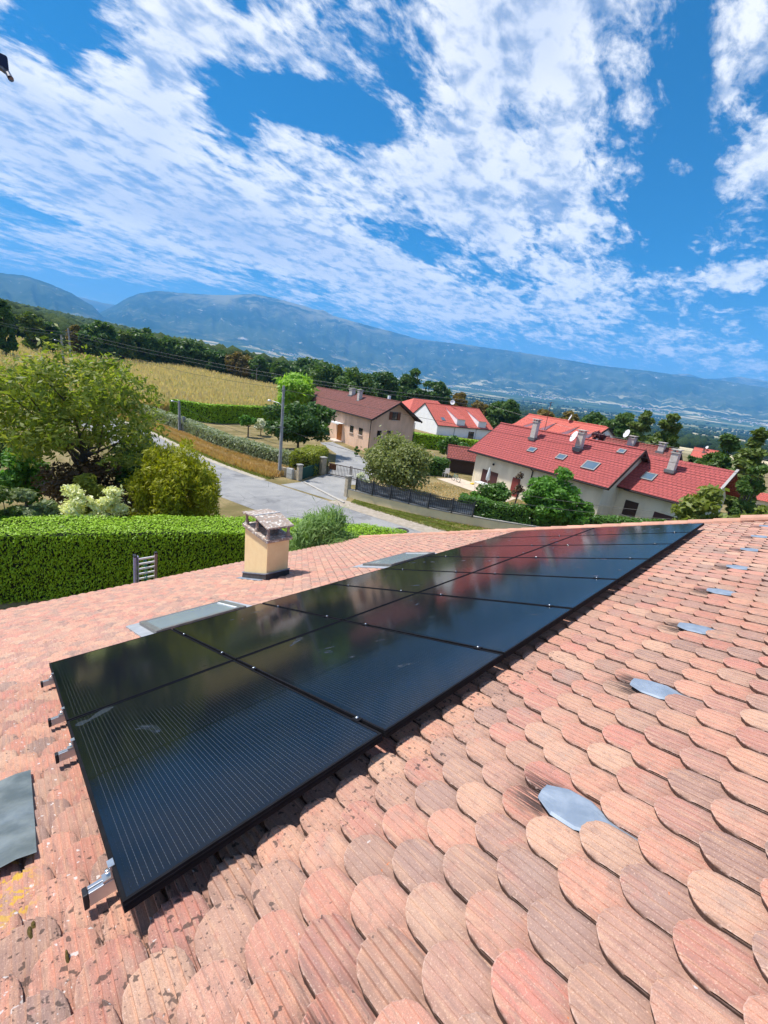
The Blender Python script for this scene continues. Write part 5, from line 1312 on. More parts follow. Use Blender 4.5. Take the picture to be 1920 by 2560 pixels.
# ---- cream house, two stepped roofs
E0 = np.array([33.58, 19.22]); ang = -98.3; aR = math.radians(ang); dA = np.array([math.cos(aR), math.sin(aR)]); dB = np.array([-dA[1], dA[0]])
o_ = E0 + dB * .5 + dA * .75
ch = house_at('cream_house', 'cream rendered house with wide stepped red roof and shuttered windows', 'house', (o_[0], o_[1], gz), ang)
L1, W1, s1 = 12.75, 7.4, .70
ZE1 = 3.35; ZR1 = ZE1 + s1 * 3.5
gable_walls(ch, L1, 7.0, ZE1, ZR1, 3.5, W_CREAM)
cr1 = gable_roof(ch, L1, 7.0, ZE1, ZR1, 3.5, .5, .75, .55, R_RED)
W2Y = 2.35; L2 = 5.0; s2 = .66
mb = MB()
x0, x1, ya, yb_, yrr, ze2, zr2 = L1 + .012, L1 + L2, W2Y, 8.2, W2Y + 3.2, ZE1 - .05, ZE1 - .05 + s2 * 3.2
mb.add([(x1, ya, -.4), (x1, yb_, -.4), (x1, yb_, ze2), (x1, yrr, zr2), (x1, ya, ze2)], [(0, 1, 2, 3, 4)])
mb.add([(x0 - .3, ya, -.4), (x1, ya, -.4), (x1, ya, ze2), (x0 - .3, ya, ze2)], [(0, 1, 2, 3)])
mb.build('side_wing_wall', W_CREAM, ch)
mb = MB(); slope(mb, L1 - .3, x1 + .7, ya - .55, ze2 - s2 * .55 + .1, yrr, zr2 + .1); slope(mb, L1 - .3, x1 + .7, yb_ + .5, zr2 - s2 * (yb_ + .5 - yrr) + .1, yrr, zr2 + .1)
cr2 = mb.build('side_wing_roof', R_RED, ch)
mb = MB(); mb.add([(L1 - .3, ya - .55, ze2 - s2 * .55), (x1 + .7, ya - .55, ze2 - s2 * .55), (x1 + .7, yrr, zr2), (L1 - .3, yrr, zr2)], [(0, 3, 2, 1)])
mb.obox((x1 + .72, ya - .55, ze2 - s2 * .55 + .02), (x1 + .72, yrr, zr2 + .02), .06, .22); mb.build('eave_boards', DARKWOOD, cr2)
mb = MB(); mb.obox((x1 + .74, ya - .5, ze2 - s2 * .55 + .20), (x1 + .74, yrr, zr2 + .22), .16, .06); mb.build('verge_trim', M('grey_verge_metal', (.36, .35, .34), rough=.5, metal=.4), cr2)
mb = MB(); mb.tube([(L1 + .6, ya - .61, ze2 - s2 * .55 + .02), (x1 + .7, ya - .61, ze2 - s2 * .55 + .02)], .065, 8); mb.build('gutter', GUT, cr2)
roofz1 = lambda y: ZE1 + .1 + s1 * y
stack(cr1, 4.2, 2.35, roofz1(2.35) + .3, 1.25, .48, .42); stack(cr1, 8.75, 2.25, roofz1(2.25) + .3, 1.05, .50, .45)
q_ = stack(cr2, L1 + 2.3, W2Y + 1.9, ze2 + .1 + s2 * 1.9 + .3, 1.1, .48, .42)
dish('d', '', (8.45, 1.75, roofz1(2.2) + 1.05), .46, (-.55, -.75, .35), parent=cr1)
for (x, y, w_, l_) in ((4.85, .95, .72, .62), (7.75, .9, .78, .66), (10.25, .62, 1.12, .98), (11.6, 2.75, .55, .5)):
    roof_window(cr1, x, y, w_, l_, 0, ZE1 + .02, s1)
roof_window(cr2, L1 + .95, W2Y + .65, .85, .85, W2Y, ze2 + .02, s2)
window(ch, 1.05, .12, 2.1, 1.62, closed=SHUT, sill=False, name='patio_door', frame=W_CREAM, label='wide patio door with maroon shutter closed')
mb = MB(); mb.box((4.75, -.05, .1), (5.55, .02, 1.75)); d_ = mb.build('door', REDDOOR, ch); mb = MB(); mb.box((5.42, -.09, .9), (5.48, -.051, 1.0)); mb.build('handle', GUT, d_)
window(ch, 8.2, .3, 1.6, 1.5, closed=SHUT)
window(ch, L1 + .72, 1.0, .95, 1.15, W2Y, closed=DARKWOOD, label='small dark shuttered window of the stepped back wing')
window(ch, L1 + 2.75, .12, 2.0, 1.85, W2Y, closed=SHUT, sill=False, name='patio_door', frame=W_CREAM)
mb = MB(); mb.tube([(6.6, -.06, .1), (6.6, -.06, 2.75), (6.6, -.5, 3.0)], .05, 7); mb.build('drainpipe', GUT, ch); mb = MB(); mb.tube([(x1 + .02, W2Y - .06, .1), (x1 + .02, W2Y - .06, 2.9)], .05, 7); mb.build('drainpipe', GUT, ch)
for x, y, z in ((2.35, -.06, 2.35), (L1 + 4.0, W2Y - .06, 2.4)):
    mb = MB(); mb.lathe([(.02, .12), (.09, .06), (.1, -.06), (.03, -.1)], (x, y - .05, z), 8); mb.build('wall_lamp', GUT, ch)

# ---- white houses
def dormer(root, x, w, yf, ze, s, base_y, mat_w, mat_r, h=1.5, rs=.18):
    zf = ze + s * yf; y1 = yf + (h) / (s - rs); zt = zf + h
    mb = MB(); mb.add([(x, yf, zf - .3), (x + w, yf, zf - .3), (x + w, yf, zt), (x, yf, zt), (x, y1, zt + rs * (y1 - yf)), (x + w, y1, zt + rs * (y1 - yf))], [(0, 1, 2, 3), (0, 3, 4), (1, 5, 2)])
    o = mb.build('dormer', mat_w, root)
    mb = MB(); slope(mb, x - .12, x + w + .12, yf - .25, zt - rs * .25 + .05, y1 + .15, zt + rs * (y1 + .15 - yf) + .05, .36); mb.build('dormer_roof', mat_r, o)
    mb = MB(); mb.box((x + .25, yf - .03, zf + .25), (x + w - .25, yf + .01, zt - .2)); mb.build('dormer_pane', M('pale_shutter', (.72, .74, .78), rough=.6), o)
    return o
P1 = gnd(980 + 655 * 280 / 1659, 980 + 620 * 280 / 1659, -6.0)
wz = -6.9
wh = house_at('white_house', 'long white house with bright red roof and two dormers', 'house', (P1[0], P1[1], wz), -18)
LW, WW, ZEW, ZRW = 15.4, 13.4, 2.95, 6.9
gable_walls(wh, LW, WW, ZEW, ZRW, 6.7, W_WHITE, zb=-1.5); sw = (ZRW - ZEW) / 6.7
wr = gable_roof(wh, LW, WW, ZEW, ZRW, 6.7, .35, .12, .15, R_ORANGE)
dormer(wr, 5.0, 2.2, .1, ZEW, sw, 0, W_WHITE, R_ORANGE, 1.55, .345); dormer(wr, 11.0, 2.2, .1, ZEW, sw, 0, W_WHITE, R_ORANGE, 1.55, .345)
roof_window(wr, 1.8, 1.3, .95, 1.1, 0, ZEW + .02, sw); roof_window(wr, 13.7, 1.3, .8, .9, 0, ZEW + .02, sw)
dish('d', '', (7.2, 6.4, ZRW + .9), .55, (-.55, -.75, .3), parent=wr, mast=(7.2, 6.6, ZRW))
window(wh, 8.6, .1, 1.6, 1.9, name='entrance', sill=False); window(wh, 1.2, .9, 2.3, .35, frame=W_WHITE, pane=W_WHITE, sill=False)
GPIPE = M('grey_pipe', (.25, .25, .26), rough=.5)
for x in (4.6, 10.6): MB().tube([(x, -.07, -.3), (x, -.07, 2.5), (x, -.4, 2.8)], .05, 6).build('drainpipe', GPIPE, wh)
p = spot(1040, 1006, 108)
rh = house_at('white_house', 'further white house with hipped bright red roof, half hidden by the peach gable', 'house', (p[0] + 3, p[1] + 2, wz - .3), -10)
mb = MB(); mb.box((-7, -6, -1.5), (7, 6, 4.2)); mb.build('wall', W_WHITE, rh)
mb = MB(); slope(mb, -7.5, 7.5, -6.5, 4.1, 0, 7.7, .36, lean0=6.0, lean1=-1.0); slope(mb, -7.5, 7.5, 6.5, 4.1, 0, 7.7, .36, lean0=6.0, lean1=-1.0)
rr_ = mb.build('roof', R_ORANGE, rh)
mb = MB(); mb.add([(-7.5, -6.5, 4.12), (-7.5, 6.5, 4.12), (-1.5, 0, 7.75)], [(0, 2, 1)]); mb.add([(7.5, -6.5, 4.12), (7.5, 6.5, 4.12), (6.5, 0, 7.75)], [(0, 1, 2)]); mb.build('hip_end', R_ORANGE, rr_)

# ---- row with four dormers behind the cream house
pA = spot(1200 + 275 * .2652, 960 + 365 * .2652, 70); pB = spot(1200 + 1100 * .2652, 960 + 430 * .2652, 62)
zl = -5.4
f0 = (59.4, 31.4)
dw = house_at('dormer_house', 'house with bright red roof and a row of four slanting dormers', 'house', (f0[0], f0[1], zl), -115)
LD, WDm, ZED, ZRD = 16.0, 9.0, 3.3, 6.55
gable_walls(dw, LD, WDm, ZED, ZRD, 4.5, W_WHITE, zb=-2); dr_ = gable_roof(dw, LD, WDm, ZED, ZRD, 4.5, .3, .2, .2, R_ORANGE)
for x in (1.6, 5.2, 9.6, 13.2): dormer(dr_, x, 2.3, .2, ZED, (ZRD - ZED) / 4.5, 0, W_WHITE, R_ORANGE, 1.25, .40)
dish('d', '', (9.5, 4.2, ZRD + .55), .45, (-.5, -.75, .3), parent=dr_, mast=(9.5, 4.4, ZRD))
# brownish roof behind the wing
f0 = spot(1450 + 300 * .2833, 1080 + 175 * .2833, 47)
bh = house_at('brown_roof_house', 'low house behind the cream house with brownish red roof and two chimneys', 'house', (43.5, 11.6, -5.15), -95)
gable_walls(bh, 6.2, 8, 2.6, 5.45, 4, W_CREAM, zb=-1.5); br_ = gable_roof(bh, 6.2, 8, 2.6, 5.45, 4, .5, .5, .3, R_BROWN)
stack(br_, 2.2, 3.6, 5.4, .55, .6, .5); stack(br_, 5.0, 3.6, 5.35, .45, .5, .5)
dish('d', '', (1.8, 3.0, 6.35), .42, (-.55, -.75, .3), parent=br_)
# small orange house, carport, stone shed
f0 = spot(1450 + 985 * .2833, 1080 + 215 * .2833, 150)
oh = house_at('orange_house', 'small white house with orange roof and white dish between two trees', 'house', (f0[0], f0[1], f0[2] - 2.3), -85)
gable_walls(oh, 5.2, 7, 2.4, 4.7, 3.5, W_WHITE, zb=-3); orr = gable_roof(oh, 5.2, 7, 2.4, 4.7, 3.5, .4, .4, .4, R_ORANGE)
stack(orr, 2.2, 2.0, 4.0, .9, .45, .45, mat=M('dull_brick', (.25, .12, .09), rough=.9)); dish('d', '', (2.6, 2.9, 5.35), .42, (-.55, -.7, .3), parent=orr)
f0 = spot(1450 + 1160 * .2833, 1080 + 475 * .2833, 75)
cp = house_at('carport', 'open carport with orange red roof beyond the end of the cream house', 'carport', (f0[0], f0[1], f0[2] - 2.25), -72)
cpr = gable_roof(cp, 3.4, 3.8, 2.35, 3.7, 1.9, .3, .2, .2, R_ORANGE)
mb = MB()
for x in (.1, 3.3):
    for y in (.1, 3.7): mb.box((x - .07, y - .07, -1), (x + .07, y + .07, 2.4))
mb.add([(3.35, .0, 2.3), (3.35, 3.8, 2.3), (3.35, 1.9, 3.65)], [(0, 1, 2)]); mb.build('post', DARKWOOD, cp)
mb = MB(); mb.box((-.2, -.3, 1.55), (3.6, -.22, 2.15)); mb.box((2.2, -.35, .6), (3.7, -.25, 1.5)); mb.build('side_panel', W_WHITE, cp)
f0 = spot(1450 + 1490 * .2833, 1080 + 575 * .2833, 62)
sd = house_at('stone_shed', 'small pale shed with flat red roof at the right edge', 'shed', (f0[0], f0[1], f0[2] - 1.9), -78)
mb = MB(); mb.box((0, 0, -1.5), (4, 3, 1.85)); mb.build('wall', W_CREAM, sd); mb = MB(); slope(mb, -.3, 4.3, -.35, 1.82, 3.2, 2.35, .3); mb.build('roof', R_ORANGE, sd)
window(sd, .95, .35, .9, .95, closed=M('purple_shutter', (.16, .05, .10), rough=.6), sill=False)
# garden shed roof
f0 = spot(980 + 880 * .16878, 980 + 960 * .16878, 45)
gs = house_at('garden_shed', 'low dark wooden shed with brown red gable roof left of the cream house', 'shed', (f0[0], f0[1], -5.35), -50)
mb = MB(); mb.box((0, 0, 0), (3.6, 3, 1.75)); mb.build('wall', DARKWOOD, gs); gable_roof(gs, 3.6, 3, 1.75, 2.6, 1.5, .5, .5, .3, R_BROWN)

# ================================================================== walls, fence, gate, posts
CAPS = M('concrete_coping', (.36, .35, .33), (.29, .28, .26), 6, .9, bump=.4)
STONEP = M('old_cement_pillar', (.50, .42, .30), (.36, .31, .24), 4, .95, bump=.6, bscale=25)
def wallpath(name, label, path, w, h, mat, cap=None, cat='wall'):
    o0 = path[0]; z0 = Hf(*o0); mb = MB(); mc = MB()
    for a_, b_2 in zip(path[:-1], path[1:]):
        pa = (a_[0] - o0[0], a_[1] - o0[1], h / 2 - .1); pb = (b_2[0] - o0[0], b_2[1] - o0[1], h / 2 - .1); mb.obox(pa, pb, w, h + .2)
        mc.obox((pa[0], pa[1], h + .035), (pb[0], pb[1], h + .035), w + .08, .06)
    o = mb.build(name, mat); o.location = (*o0, z0); tag(o, label, cat)
    if cap: mc.build('coping', cap, o)
    return o
wallpath('low_wall', 'low cream roadside wall with grey coping', [tuple(q) for q in resample(WALLP, 14)], .20, .58, M('cream_wall_render', (.86, .72, .47), (.78, .65, .42), 1.5, .92, bump=.3, bscale=25), CAPS)
fa = np.array([18.55, 17.75]); fb = np.array([22.15, 10.05])
fn = empty('fence', (*fa, gz), label='dark slatted metal fence backed with sagging black screen cloth', cat='fence')
FEN = M('anthracite_metal', (.045, .05, .06), rough=.45, metal=.4)
scr = NT('black_screen'); _o = scr.tc(); _c = scr.mix(scr.ss(scr.noise(scr.map(_o, (.6, .6, 3)), 1.5, 4, .6, 1.0), .42, .62), (.10, .11, .13), (.26, .28, .31)); scr.bsdf(Base_Color=_c, Roughness=.5, Specular_IOR_Level=.5)
dvec = fb - fa; n = 7
wpts = resample(WALLP, 120)
def onwall(q):
    p = fa + dvec * q; return wpts[np.argmin(np.linalg.norm(wpts - p, axis=1))] - fa
posts = [onwall(k / (n - 1)) for k in range(n)]
for p in posts:
    mb = MB(); mb.box((p[0] - .035, p[1] - .035, .60), (p[0] + .035, p[1] + .035, 1.66)); mb.build('post', FEN, fn)
mb = MB(); mc = MB(); ms = MB()
for a_, b_2 in zip(posts[:-1], posts[1:]):
    for z in (.72, 1.56): mb.obox((*a_, z), (*b_2, z), .03, .04)
    d = (b_2 - a_); m = int(np.linalg.norm(d) / .13)
    for k in range(1, m):
        q = a_ + d * k / m; mc.box((q[0] - .012, q[1] - .012, .74), (q[0] + .012, q[1] + .012, 1.54))
    nn = np.array([d[1], -d[0]]) / np.linalg.norm(d) * -1
    vs = []
    for i in range(9):
        for j in range(6):
            q = a_ + d * i / 8 + nn * (.05 + .09 * math.sin(PI * i / 8) * math.sin(PI * j / 5) * (1 if i % 2 else .7)); vs.append((q[0], q[1], .72 + .80 * j / 5 - (.10 * math.sin(PI * i / 8) if j == 5 else 0)))
    ms.add(vs, [(i * 6 + j, i * 6 + j + 1, i * 6 + 7 + j, i * 6 + 6 + j) for i in range(8) for j in range(5)])
mb.build('rail', FEN, fn); mc.build('slats', FEN, fn); ms.build('screen_cloth', scr.mat, fn, smooth=True)
def pillar(label, x, y, h, w=.42):
    o = MB().box((-w / 2, -w / 2, -.1), (w / 2, w / 2, h)).build('gate_pillar', STONEP, bevel=.02); o.location = (x, y, gz); tag(o, label, 'pillar', 'pillars along the road')
    MB().box((-w / 2 - .05, -w / 2 - .05, h + .002), (w / 2 + .05, w / 2 + .05, h + .09)).build('cap', CAPS, o, bevel=.015); return o
pillar('weathered cement pillar at the road end of the green gate hedge', 17.25, 23.35, 1.25, .34)
pillar('weathered pillar holding the left end of the metal gate', 20.5, 24.85, 1.45, .45)
pillar('cream pillar between the driveway and the dark fence', 18.25, 18.35, 1.5, .34)
wallpath('low_wall', 'short low cement wall with meter box by the lamp post', [(17.2, 23.6), (16.75, 25.2)], .18, .72, STONEP)
o = MB().box((-.30, -.12, 0), (.30, .12, .85)).build('meter_box', M('grey_meter_box', (.52, .52, .50), (.42, .42, .40), 6, .7), bevel=.01); o.location = (16.85, 24.1, gz); o.rotation_euler = (0, 0, math.radians(106)); tag(o, 'grey meter box against the short cement wall', 'meter box')
MB().box((-.26, .121, .45), (.26, .13, .80)).build('lid', M('pale_lid', (.6, .6, .58), rough=.6), o)
g0 = np.array([20.75, 24.55]); g1 = np.array([22.7, 20.3]); gd = g1 - g0; gl = np.linalg.norm(gd)
gt = empty('metal_gate', (*g0, gz), (0, 0, math.atan2(gd[1], gd[0])), 'dark barred double gate across the driveway', 'gate')
GM = M('rusty_dark_gate', (.05, .035, .03), (.11, .07, .05), 5, .6, metal=.3)
for k in range(2):
    x0 = k * gl / 2 + .03; x1 = (k + 1) * gl / 2 - .03; mb = MB()
    for z in (.12, 1.05): mb.box((x0, -.025, z), (x1, .025, z + .06))
    for x in (x0, x1 - .06): mb.box((x, -.03, .08), (x + .06, .03, 1.2))
    m = int((x1 - x0) / .135)
    for j in range(1, m): q = x0 + (x1 - x0) * j / m; mb.box((q - .013, -.013, .182), (q + .013, .013, 1.048))
    mb.build('gate_leaf', GM, gt)
mb = MB(); mb.box((.2, .03, .55), (.85, .12, 1.02)); mb.build('letter_box', WOOD, gt)
# plastic mesh on the driveway side of the gate hedge
o = MB().obox((17.6, 23.5, -4.8), (20.2, 25.0, -4.8), .05, .95).build('mesh_screen', M('green_windbreak', (.01, .055, .04), (.015, .08, .055), 4, .8)); tag(o, 'dark green windbreak mesh along the driveway side of the gate hedge', 'screen')

# frames by the white house hedge and the compost stakes
postw = M('pale_stake', (.62, .60, .56), rough=.8)
fpts = [spot(980 + x * .16878, 980 + y * .16878, 48) for x, y in ((385, 740), (495, 800))]
for i, p in enumerate(fpts):
    o = MB().box((-.04, -.04, 0), (.04, .04, 1.75)).build('stake', postw); o.location = (p[0], p[1], -5.4); tag(o, ('shorter pale stake' if i == 0 else 'taller pale stake') + ' before the white house hedge', 'stake', 'pale stakes')
p = spot(980 + 640 * .16878, 980 + 870 * .16878, 46)
pf = empty('log_rack', (p[0], p[1], -5.4), (0, 0, math.radians(-55)), 'H shaped pale wooden frame with upright logs behind the lawn', 'frame')
mb = MB()
for x in (0, .85): mb.box((x - .04, -.04, 0), (x + .04, .04, 1.6))
mb.box((.042, -.03, 1.05), (.808, .03, 1.15)); mb.build('bars', postw, pf)
mb = MB()
for k in range(5): mb.tube([(.2 + k * .2, -.2, 0), (.2 + k * .2, -.2, .62 + .12 * (k % 2))], .09, 8)
mb.build('logs', M('weathered_log', (.38, .30, .24), (.24, .19, .15), 5, .9), pf)

# ================================================================== poles and wires
CONC = M('grey_concrete', (.34, .34, .34), (.25, .25, .25), 3, .9, bump=.3)
LAMPM = M('lamp_grey', (.55, .56, .58), rough=.4, metal=.4)
def pole(name, label, base, h, r, group='power line poles', lamp=None, arms=(), mat=CONC, cat='pole', sq=True):
    root = empty(name, base, label=label, cat=cat, group=group)
    mb = MB()
    if sq: mb.box((-r, -r * .8, -.2), (r, r * .8, h), taper=(r * .4, r * .3))
    else: mb.tube([(0, 0, -.2), (0, 0, h)], [r, r * .6], 10)
    mb.build('shaft', mat, root)
    if arms:
        mb = MB()
        for (a0, a1) in arms: mb.obox(a0, a1, .07, .07)
        mb.build('bracket', VFR, root)
    if lamp is not None:
        d = Vector(lamp[0]); z = lamp[1]; mb = MB(); mb.tube([(0, 0, z - .25), d * .35 + Vector((0, 0, z)), d * .9 + Vector((0, 0, z + .08))], .03, 7)
        l = mb.build('lamp_arm', LAMPM, root)
        mb = MB(); c_ = d * 1.15 + Vector((0, 0, z + .07)); mb.lathe([(.02, .10), (.12, .07), (.17, 0), (.13, -.05), (.02, -.06)], c_, 12); mb.build('lamp_head', LAMPM, l, smooth=True)
    return root
def top_of(px, py, base): 
    D = math.hypot(base[0] - CX, base[1] - CY); return spot(px, py, D)
b1 = (16.42, 25.04, gz); t1 = top_of(712, 964, b1)
pole('lamp_post', 'tall grey concrete pole with street lamp beside the road', b1, t1[2] - gz, .12, lamp=((-.6, .75, 0), t1[2] - gz - 1.35), arms=(((-.25, 0, t1[2] - gz - 3.2), (.25, 0, t1[2] - gz - 3.2)), ((-.2, 0, t1[2] - gz - .35), (.2, 0, t1[2] - gz - .35))), cat='lamp post', group=None)
b2 = (15.3, 46.0, gz); t2 = top_of(443, 1001, b2)
pole('power_pole', 'shorter concrete pole with small lamp at the silvery hedge', b2, t2[2] - gz, .15, lamp=((-.7, -.3, 0), t2[2] - gz - .15), arms=(((-.3, 0, t2[2] - gz - 2.0), (.3, 0, t2[2] - gz - 2.0)),))
p = MB().box((-.14, -.12, 0), (.14, .12, 1.9)).build('short_post', CONC); p.location = (15.65, 45.6, gz); tag(p, 'short concrete post beside the shorter lamp pole', 'post')
pb = spot(159, 900, 84); b3 = (pb[0], pb[1], Hf(pb[0], pb[1])); t3 = top_of(154, 838, b3)
pole('power_pole', 'wooden looking pole with lamp arm above the cherry tree', b3, t3[2] - b3[2], .17, lamp=((-.75, -.65, 0), t3[2] - b3[2] - .9))
pb = spot(176, 880, 96); b4 = (pb[0], pb[1], Hf(pb[0], pb[1])); t4 = top_of(174.5, 821, b4)
pole('power_pole', 'pole with wire bracket just right of the pole with a lamp arm', b4, t4[2] - b4[2], .18, arms=(((-.5, .3, t4[2] - b4[2] - .9), (.5, -.3, t4[2] - b4[2] - .5)),))
pb = spot(640.8, 964, 168); b5 = (pb[0], pb[1], Hf(pb[0], pb[1])); t5 = top_of(643.5, 914, b5); h5 = t5[2] - b5[2]
pole('line_pole', 'slim line pole with Y shaped head at the far edge of the maize', b5, h5 * .86, .16, mat=M('dark_pole', (.16, .15, .14), rough=.8), arms=(((0, 0, h5 * .8), (.8, -.5, h5)), ((0, 0, h5 * .8), (-.8, .5, h5)), ((-1.3, .8, h5), (1.3, -.8, h5))))
def wire(label, A, B, sag, r=.012, n=18):
    A = Vector(A); B = Vector(B); mb = MB(); pts = []
    for k in range(n + 1):
        t = k / n; q = A.lerp(B, t); q.z -= sag * 4 * t * (1 - t); pts.append(q - A)
    mb.tube(pts, r, 5); o = mb.build('power_line', WIRE); o.location = A; return tag(o, label, 'cable', 'overhead cables')
WIRE = M('black_cable', (.03, .03, .032), rough=.5); 
WIRE2 = M('grey_wire', (.20, .20, .21), rough=.5, metal=.3)
T1 = Vector(t1); T2 = Vector(t2)
wire('black cable from the tall lamp post over the peach and red roofs', T1 - Vector((0, 0, .3)), spot(1925, 1195, 36), .25)
wire('cable from the tall lamp post sloping left across the maize', T1 - Vector((0, 0, .25)), Vector(t4) - Vector((0, 0, 1.2)), 1.0)
wire('lower cable from the tall lamp post to the shorter lamp pole', T1 - Vector((0, 0, 3.2)), T2 - Vector((0, 0, 1.9)), .25)
wire('cable dropping from the shorter lamp pole across the silvery hedge', T2 - Vector((0, 0, .4)), T1 - Vector((0, 0, 4.6)), .3)
wire('cable crossing above the driveway from the tall lamp post', T1 - Vector((0, 0, 3.25)), spot(1010, 1160, 30), .2)
WIRE = WIRE2
for k, dz in enumerate((0, .55)):
    wire(('upper' if k == 0 else 'lower') + ' of two pale lines running right over the peach house', Vector(t4) - Vector((0, 0, .5 + dz)), Vector(spot(1190, 1003 + 9 * k, 62)), 1.1, .013, 26)
    wire(('upper' if k == 0 else 'lower') + ' line of the pale pair leaving the photo at the left edge', Vector(t4) - Vector((0, 0, .5 + dz)), Vector(spot(-60, 790 + 5 * k, 78)), .5, .016)
wire('pale line crossing before the oaks above the right end of the cream roof', spot(1195, 1003, 61), spot(1930, 1150, 50), .9, .009, 24)
WIRE = M('thin_black_cable', (.05, .05, .05), rough=.5)
for k, (ya, yb2) in enumerate(((1232, 1292), (1256, 1305))):
    wire(('upper' if k == 0 else 'lower') + ' thin cable passing before the cream house wall', spot(1280, ya, 27), spot(1800, yb2, 24), .15, .009)

# antenna on the dormer house
pt_ = spot(1378, 1004, 60); pbm = spot(1361, 1077, 60)
an = empty('tall_aerial', (pbm[0], pbm[1], pbm[2] - 1.2), label='tall thin rust red aerial mast rising above the dormered roof', cat='aerial')
dd = Vector(pt_) - Vector(pbm)
mb = MB(); mb.tube([(0, 0, 0), (dd.x * .2, dd.y * .2, 1.2 + dd.z)], .04, 6); mb.build('mast', M('rust_red_mast', (.16, .05, .04), rough=.6), an)
mb = MB(); mb.obox((-.35, .3, 1.1 + dd.z), (.35, -.3, 1.1 + dd.z), .05, .05); mb.build('antenna_head', VFR, an)

# ================================================================== things in the gardens
def thing_at(name, label, cat, x, y, rot=0, z=gz): return empty(name, (x, y, z), (0, 0, math.radians(rot)), label, cat)
wp = M('white_plastic', (.80, .80, .80), rough=.45)
cx_, cy_ = 33.2, 20.6
gc = thing_at('garden_chair', 'white plastic garden chair by the laurel hedge', 'chair', 32.9, 20.9, 160)
MB().box((-.24, -.22, .42), (.24, .24, .46)).build('seat', wp, gc, bevel=.01); MB().box((-.24, .21, .462), (.24, .25, .95)).build('backrest', wp, gc, bevel=.01)
for sx in (-.21, .21):
    for sy in (-.19, .21): MB().box((sx - .02, sy - .02, 0), (sx + .02, sy + .02, .42)).build('leg', wp, gc)
    MB().box((sx - .03, -.2, .62), (sx + .03, .205, .65)).build('armrest', wp, gc)
bk = thing_at('bicycle', 'small turquoise bicycle leaning by the white garden chair', 'bicycle', 32.4, 19.2, 75)
tyre = M('tyre', (.015, .015, .015), rough=.8); tq = M('turquoise_paint', (.08, .32, .36), rough=.4); chrome = M('chrome', (.6, .6, .6), rough=.25, metal=1)
for x in (-.42, .42):
    mb = MB(); ring = [(x + .27 * math.cos(2 * PI * k / 20), 0, .27 + .27 * math.sin(2 * PI * k / 20)) for k in range(21)]; mb.tube(ring, .022, 6, caps=False); w_ = mb.build('wheel', tyre, bk)
    mb = MB()
    for k in range(8): mb.tube([(x, 0, .27), (x + .25 * math.cos(PI * k / 4), 0, .27 + .25 * math.sin(PI * k / 4))], .004, 4)
    mb.build('spokes', chrome, w_)
mb = MB()
for a_, b_2 in (((-.42, 0, .27), (-.14, 0, .62)), ((-.14, 0, .62), (.30, 0, .60)), ((.30, 0, .62), (.42, 0, .27)), ((-.42, 0, .27), (-.02, 0, .26)), ((-.02, 0, .26), (-.17, 0, .70)), ((-.02, 0, .26), (.31, 0, .55)), ((.30, 0, .6), (.27, 0, .78))): mb.tube([a_, b_2], .018, 6)
mb.build('bicycle_frame', tq, bk); MB().box((-.29, -.06, .70), (-.06, .06, .75)).build('saddle', tyre, bk, bevel=.015)
mb = MB(); mb.tube([(.22, -.25, .82), (.27, 0, .78), (.22, .25, .82)], .014, 6); mb.build('handlebar', tyre, bk)
br = thing_at('broom', 'yellow broom lying against the cream house corner', 'broom', 33.3, 17.8, 0)
mb = MB(); mb.tube([(0, 0, .08), (.45, .3, 1.25)], .014, 6); mb.build('stick', M('yellow_stick', (.6, .45, .08), rough=.6), br); MB().box((-.2, -.12, 0), (.2, .12, .12)).build('brush', M('yellow_bristle', (.75, .52, .05), rough=.9), br)
def parasol(label, x, y, h, m):
    r = thing_at('parasol', label, 'parasol', x, y)
    mb = MB(); mb.lathe([(.05, .9), (.20, 1.0), (.17, 1.5), (.08, h - .12), (.02, h)], (0, 0, 0), 10); mb.build('folded_canopy', m, r, smooth=True)
    mb = MB(); mb.tube([(0, 0, 0), (0, 0, h + .06)], .02, 6); mb.build('pole', wp, r); mb = MB(); mb.lathe([(0, .10), (.2, .08), (.25, 0)], (0, 0, 0), 12); mb.build('base', CONC, r)
parasol('closed pale parasol before the maroon patio door', 32.75, 15.9, 2.15, M('pale_canvas', (.62, .66, .66), (.5, .54, .55), 8, .8))
tb = thing_at('garden_table', 'long white garden table below the closed pale parasol', 'table', 31.9, 15.6, 80)
MB().box((-.9, -.42, .70), (.9, .42, .74)).build('tabletop', wp, tb, bevel=.01)
for sx in (-.82, .82):
    for sy in (-.35, .35): MB().box((sx - .03, sy - .03, 0), (sx + .03, sy + .03, .70)).build('leg', wp, tb)
q = gnd(1170 + 1590 * .21097, 1080 + 985 * .21097, gz)
parasol('closed dark grey parasol in the corner of the cream house', q[0], q[1], 1.9, M('dark_canvas', (.05, .055, .065), rough=.8))
ft = M('tan_cushion', (.50, .36, .18), (.42, .28, .12), 5, .9)
sc = thing_at('garden_lounger', 'low seat with tan cushions beside the closed dark parasol', 'seat', q[0] - .3, q[1] + .8, 60)
MB().box((-.35, -.35, .12), (.35, .35, .38)).build('cushion', ft, sc, bevel=.06); MB().box((-.35, .25, .382), (.35, .42, .85)).build('backrest', ft, sc, bevel=.05); MB().box((-.33, -.33, 0), (.33, .33, .118)).build('base', DARKWOOD, sc)
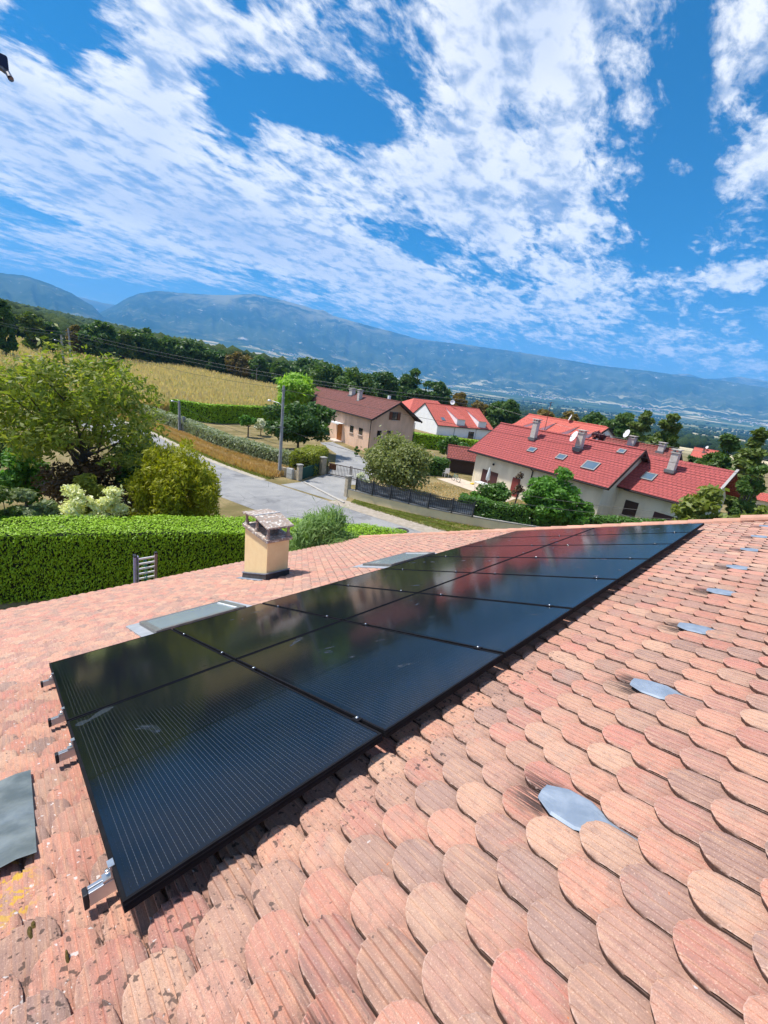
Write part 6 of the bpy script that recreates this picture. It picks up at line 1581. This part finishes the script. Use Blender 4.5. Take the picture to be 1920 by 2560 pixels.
def onw(px, py, off=.9):                       # ground spot in front of the stepped-back wing
    g = gnd(px, py, gz + .05); return g
q = gnd(1450 + 345 * .2833, 1080 + 790 * .2833, gz)
wc = thing_at('wooden_chair', 'light wooden chair between the dark parasol and the barbecue', 'chair', q[0], q[1], 150)
lw = M('light_wood', (.42, .27, .15), (.34, .21, .11), 9, .7)
MB().box((-.26, -.24, .42), (.26, .24, .46)).build('seat', lw, wc); MB().box((-.26, .21, .462), (.26, .25, 1.02)).build('backrest', lw, wc)
for sx in (-.23, .23):
    for sy in (-.21, .22): MB().box((sx - .025, sy - .025, 0), (sx + .025, sy + .025, .42)).build('leg', lw, wc)
q = gnd(1450 + 425 * .2833, 1080 + 785 * .2833, gz)
bb = thing_at('barbecue', 'barbecue with grey pink lid on white legs against the wing wall', 'barbecue', q[0], q[1], -8)
mb = MB(); mb.box((-.42, -.25, .85), (.42, .25, 1.05)); mb.box((-.38, -.23, 1.052), (.38, .23, 1.28), taper=(.08, .08)); mb.build('lid', M('greyish_pink_lid', (.42, .34, .36), rough=.5, metal=.3), bb, bevel=.02)
MB().box((-.42, -.24, .72), (.42, .24, .848)).build('grill_box', tyre, bb)
for sx in (-.36, .36): MB().box((sx - .03, -.2, 0), (sx + .03, .2, .718)).build('leg', wp, bb)
MB().box((-.33, -.2, .25), (.33, .2, .28)).build('shelf', wp, bb)
o = MB().box((-.05, -1.1, -.1), (.05, 1.1, 1.75)).build('garden_screen', FEN); q = gnd(1170 + 1470 * .21097, 1080 + 1030 * .21097, gz); o.location = (q[0], q[1], gz); o.rotation_euler = (0, 0, math.radians(-8 + 90)); tag(o, 'dark grey screen panel beside the maple, left of the dark parasol', 'screen')

# ================================================================== the air
hz = NT('air'); vol = hz.n('ShaderNodeVolumePrincipled', {'Color': (.16, .50, 1.0), 'Density': HAZE_D, 'Anisotropy': 0.0})
hz.nt.links.new(vol.outputs[0], hz.out.inputs['Volume'])
HB = 17000
o = MB().box((-HB, -HB, -320), (HB, HB, 1800)).build('haze', hz.mat); tag(o, kind='stuff')
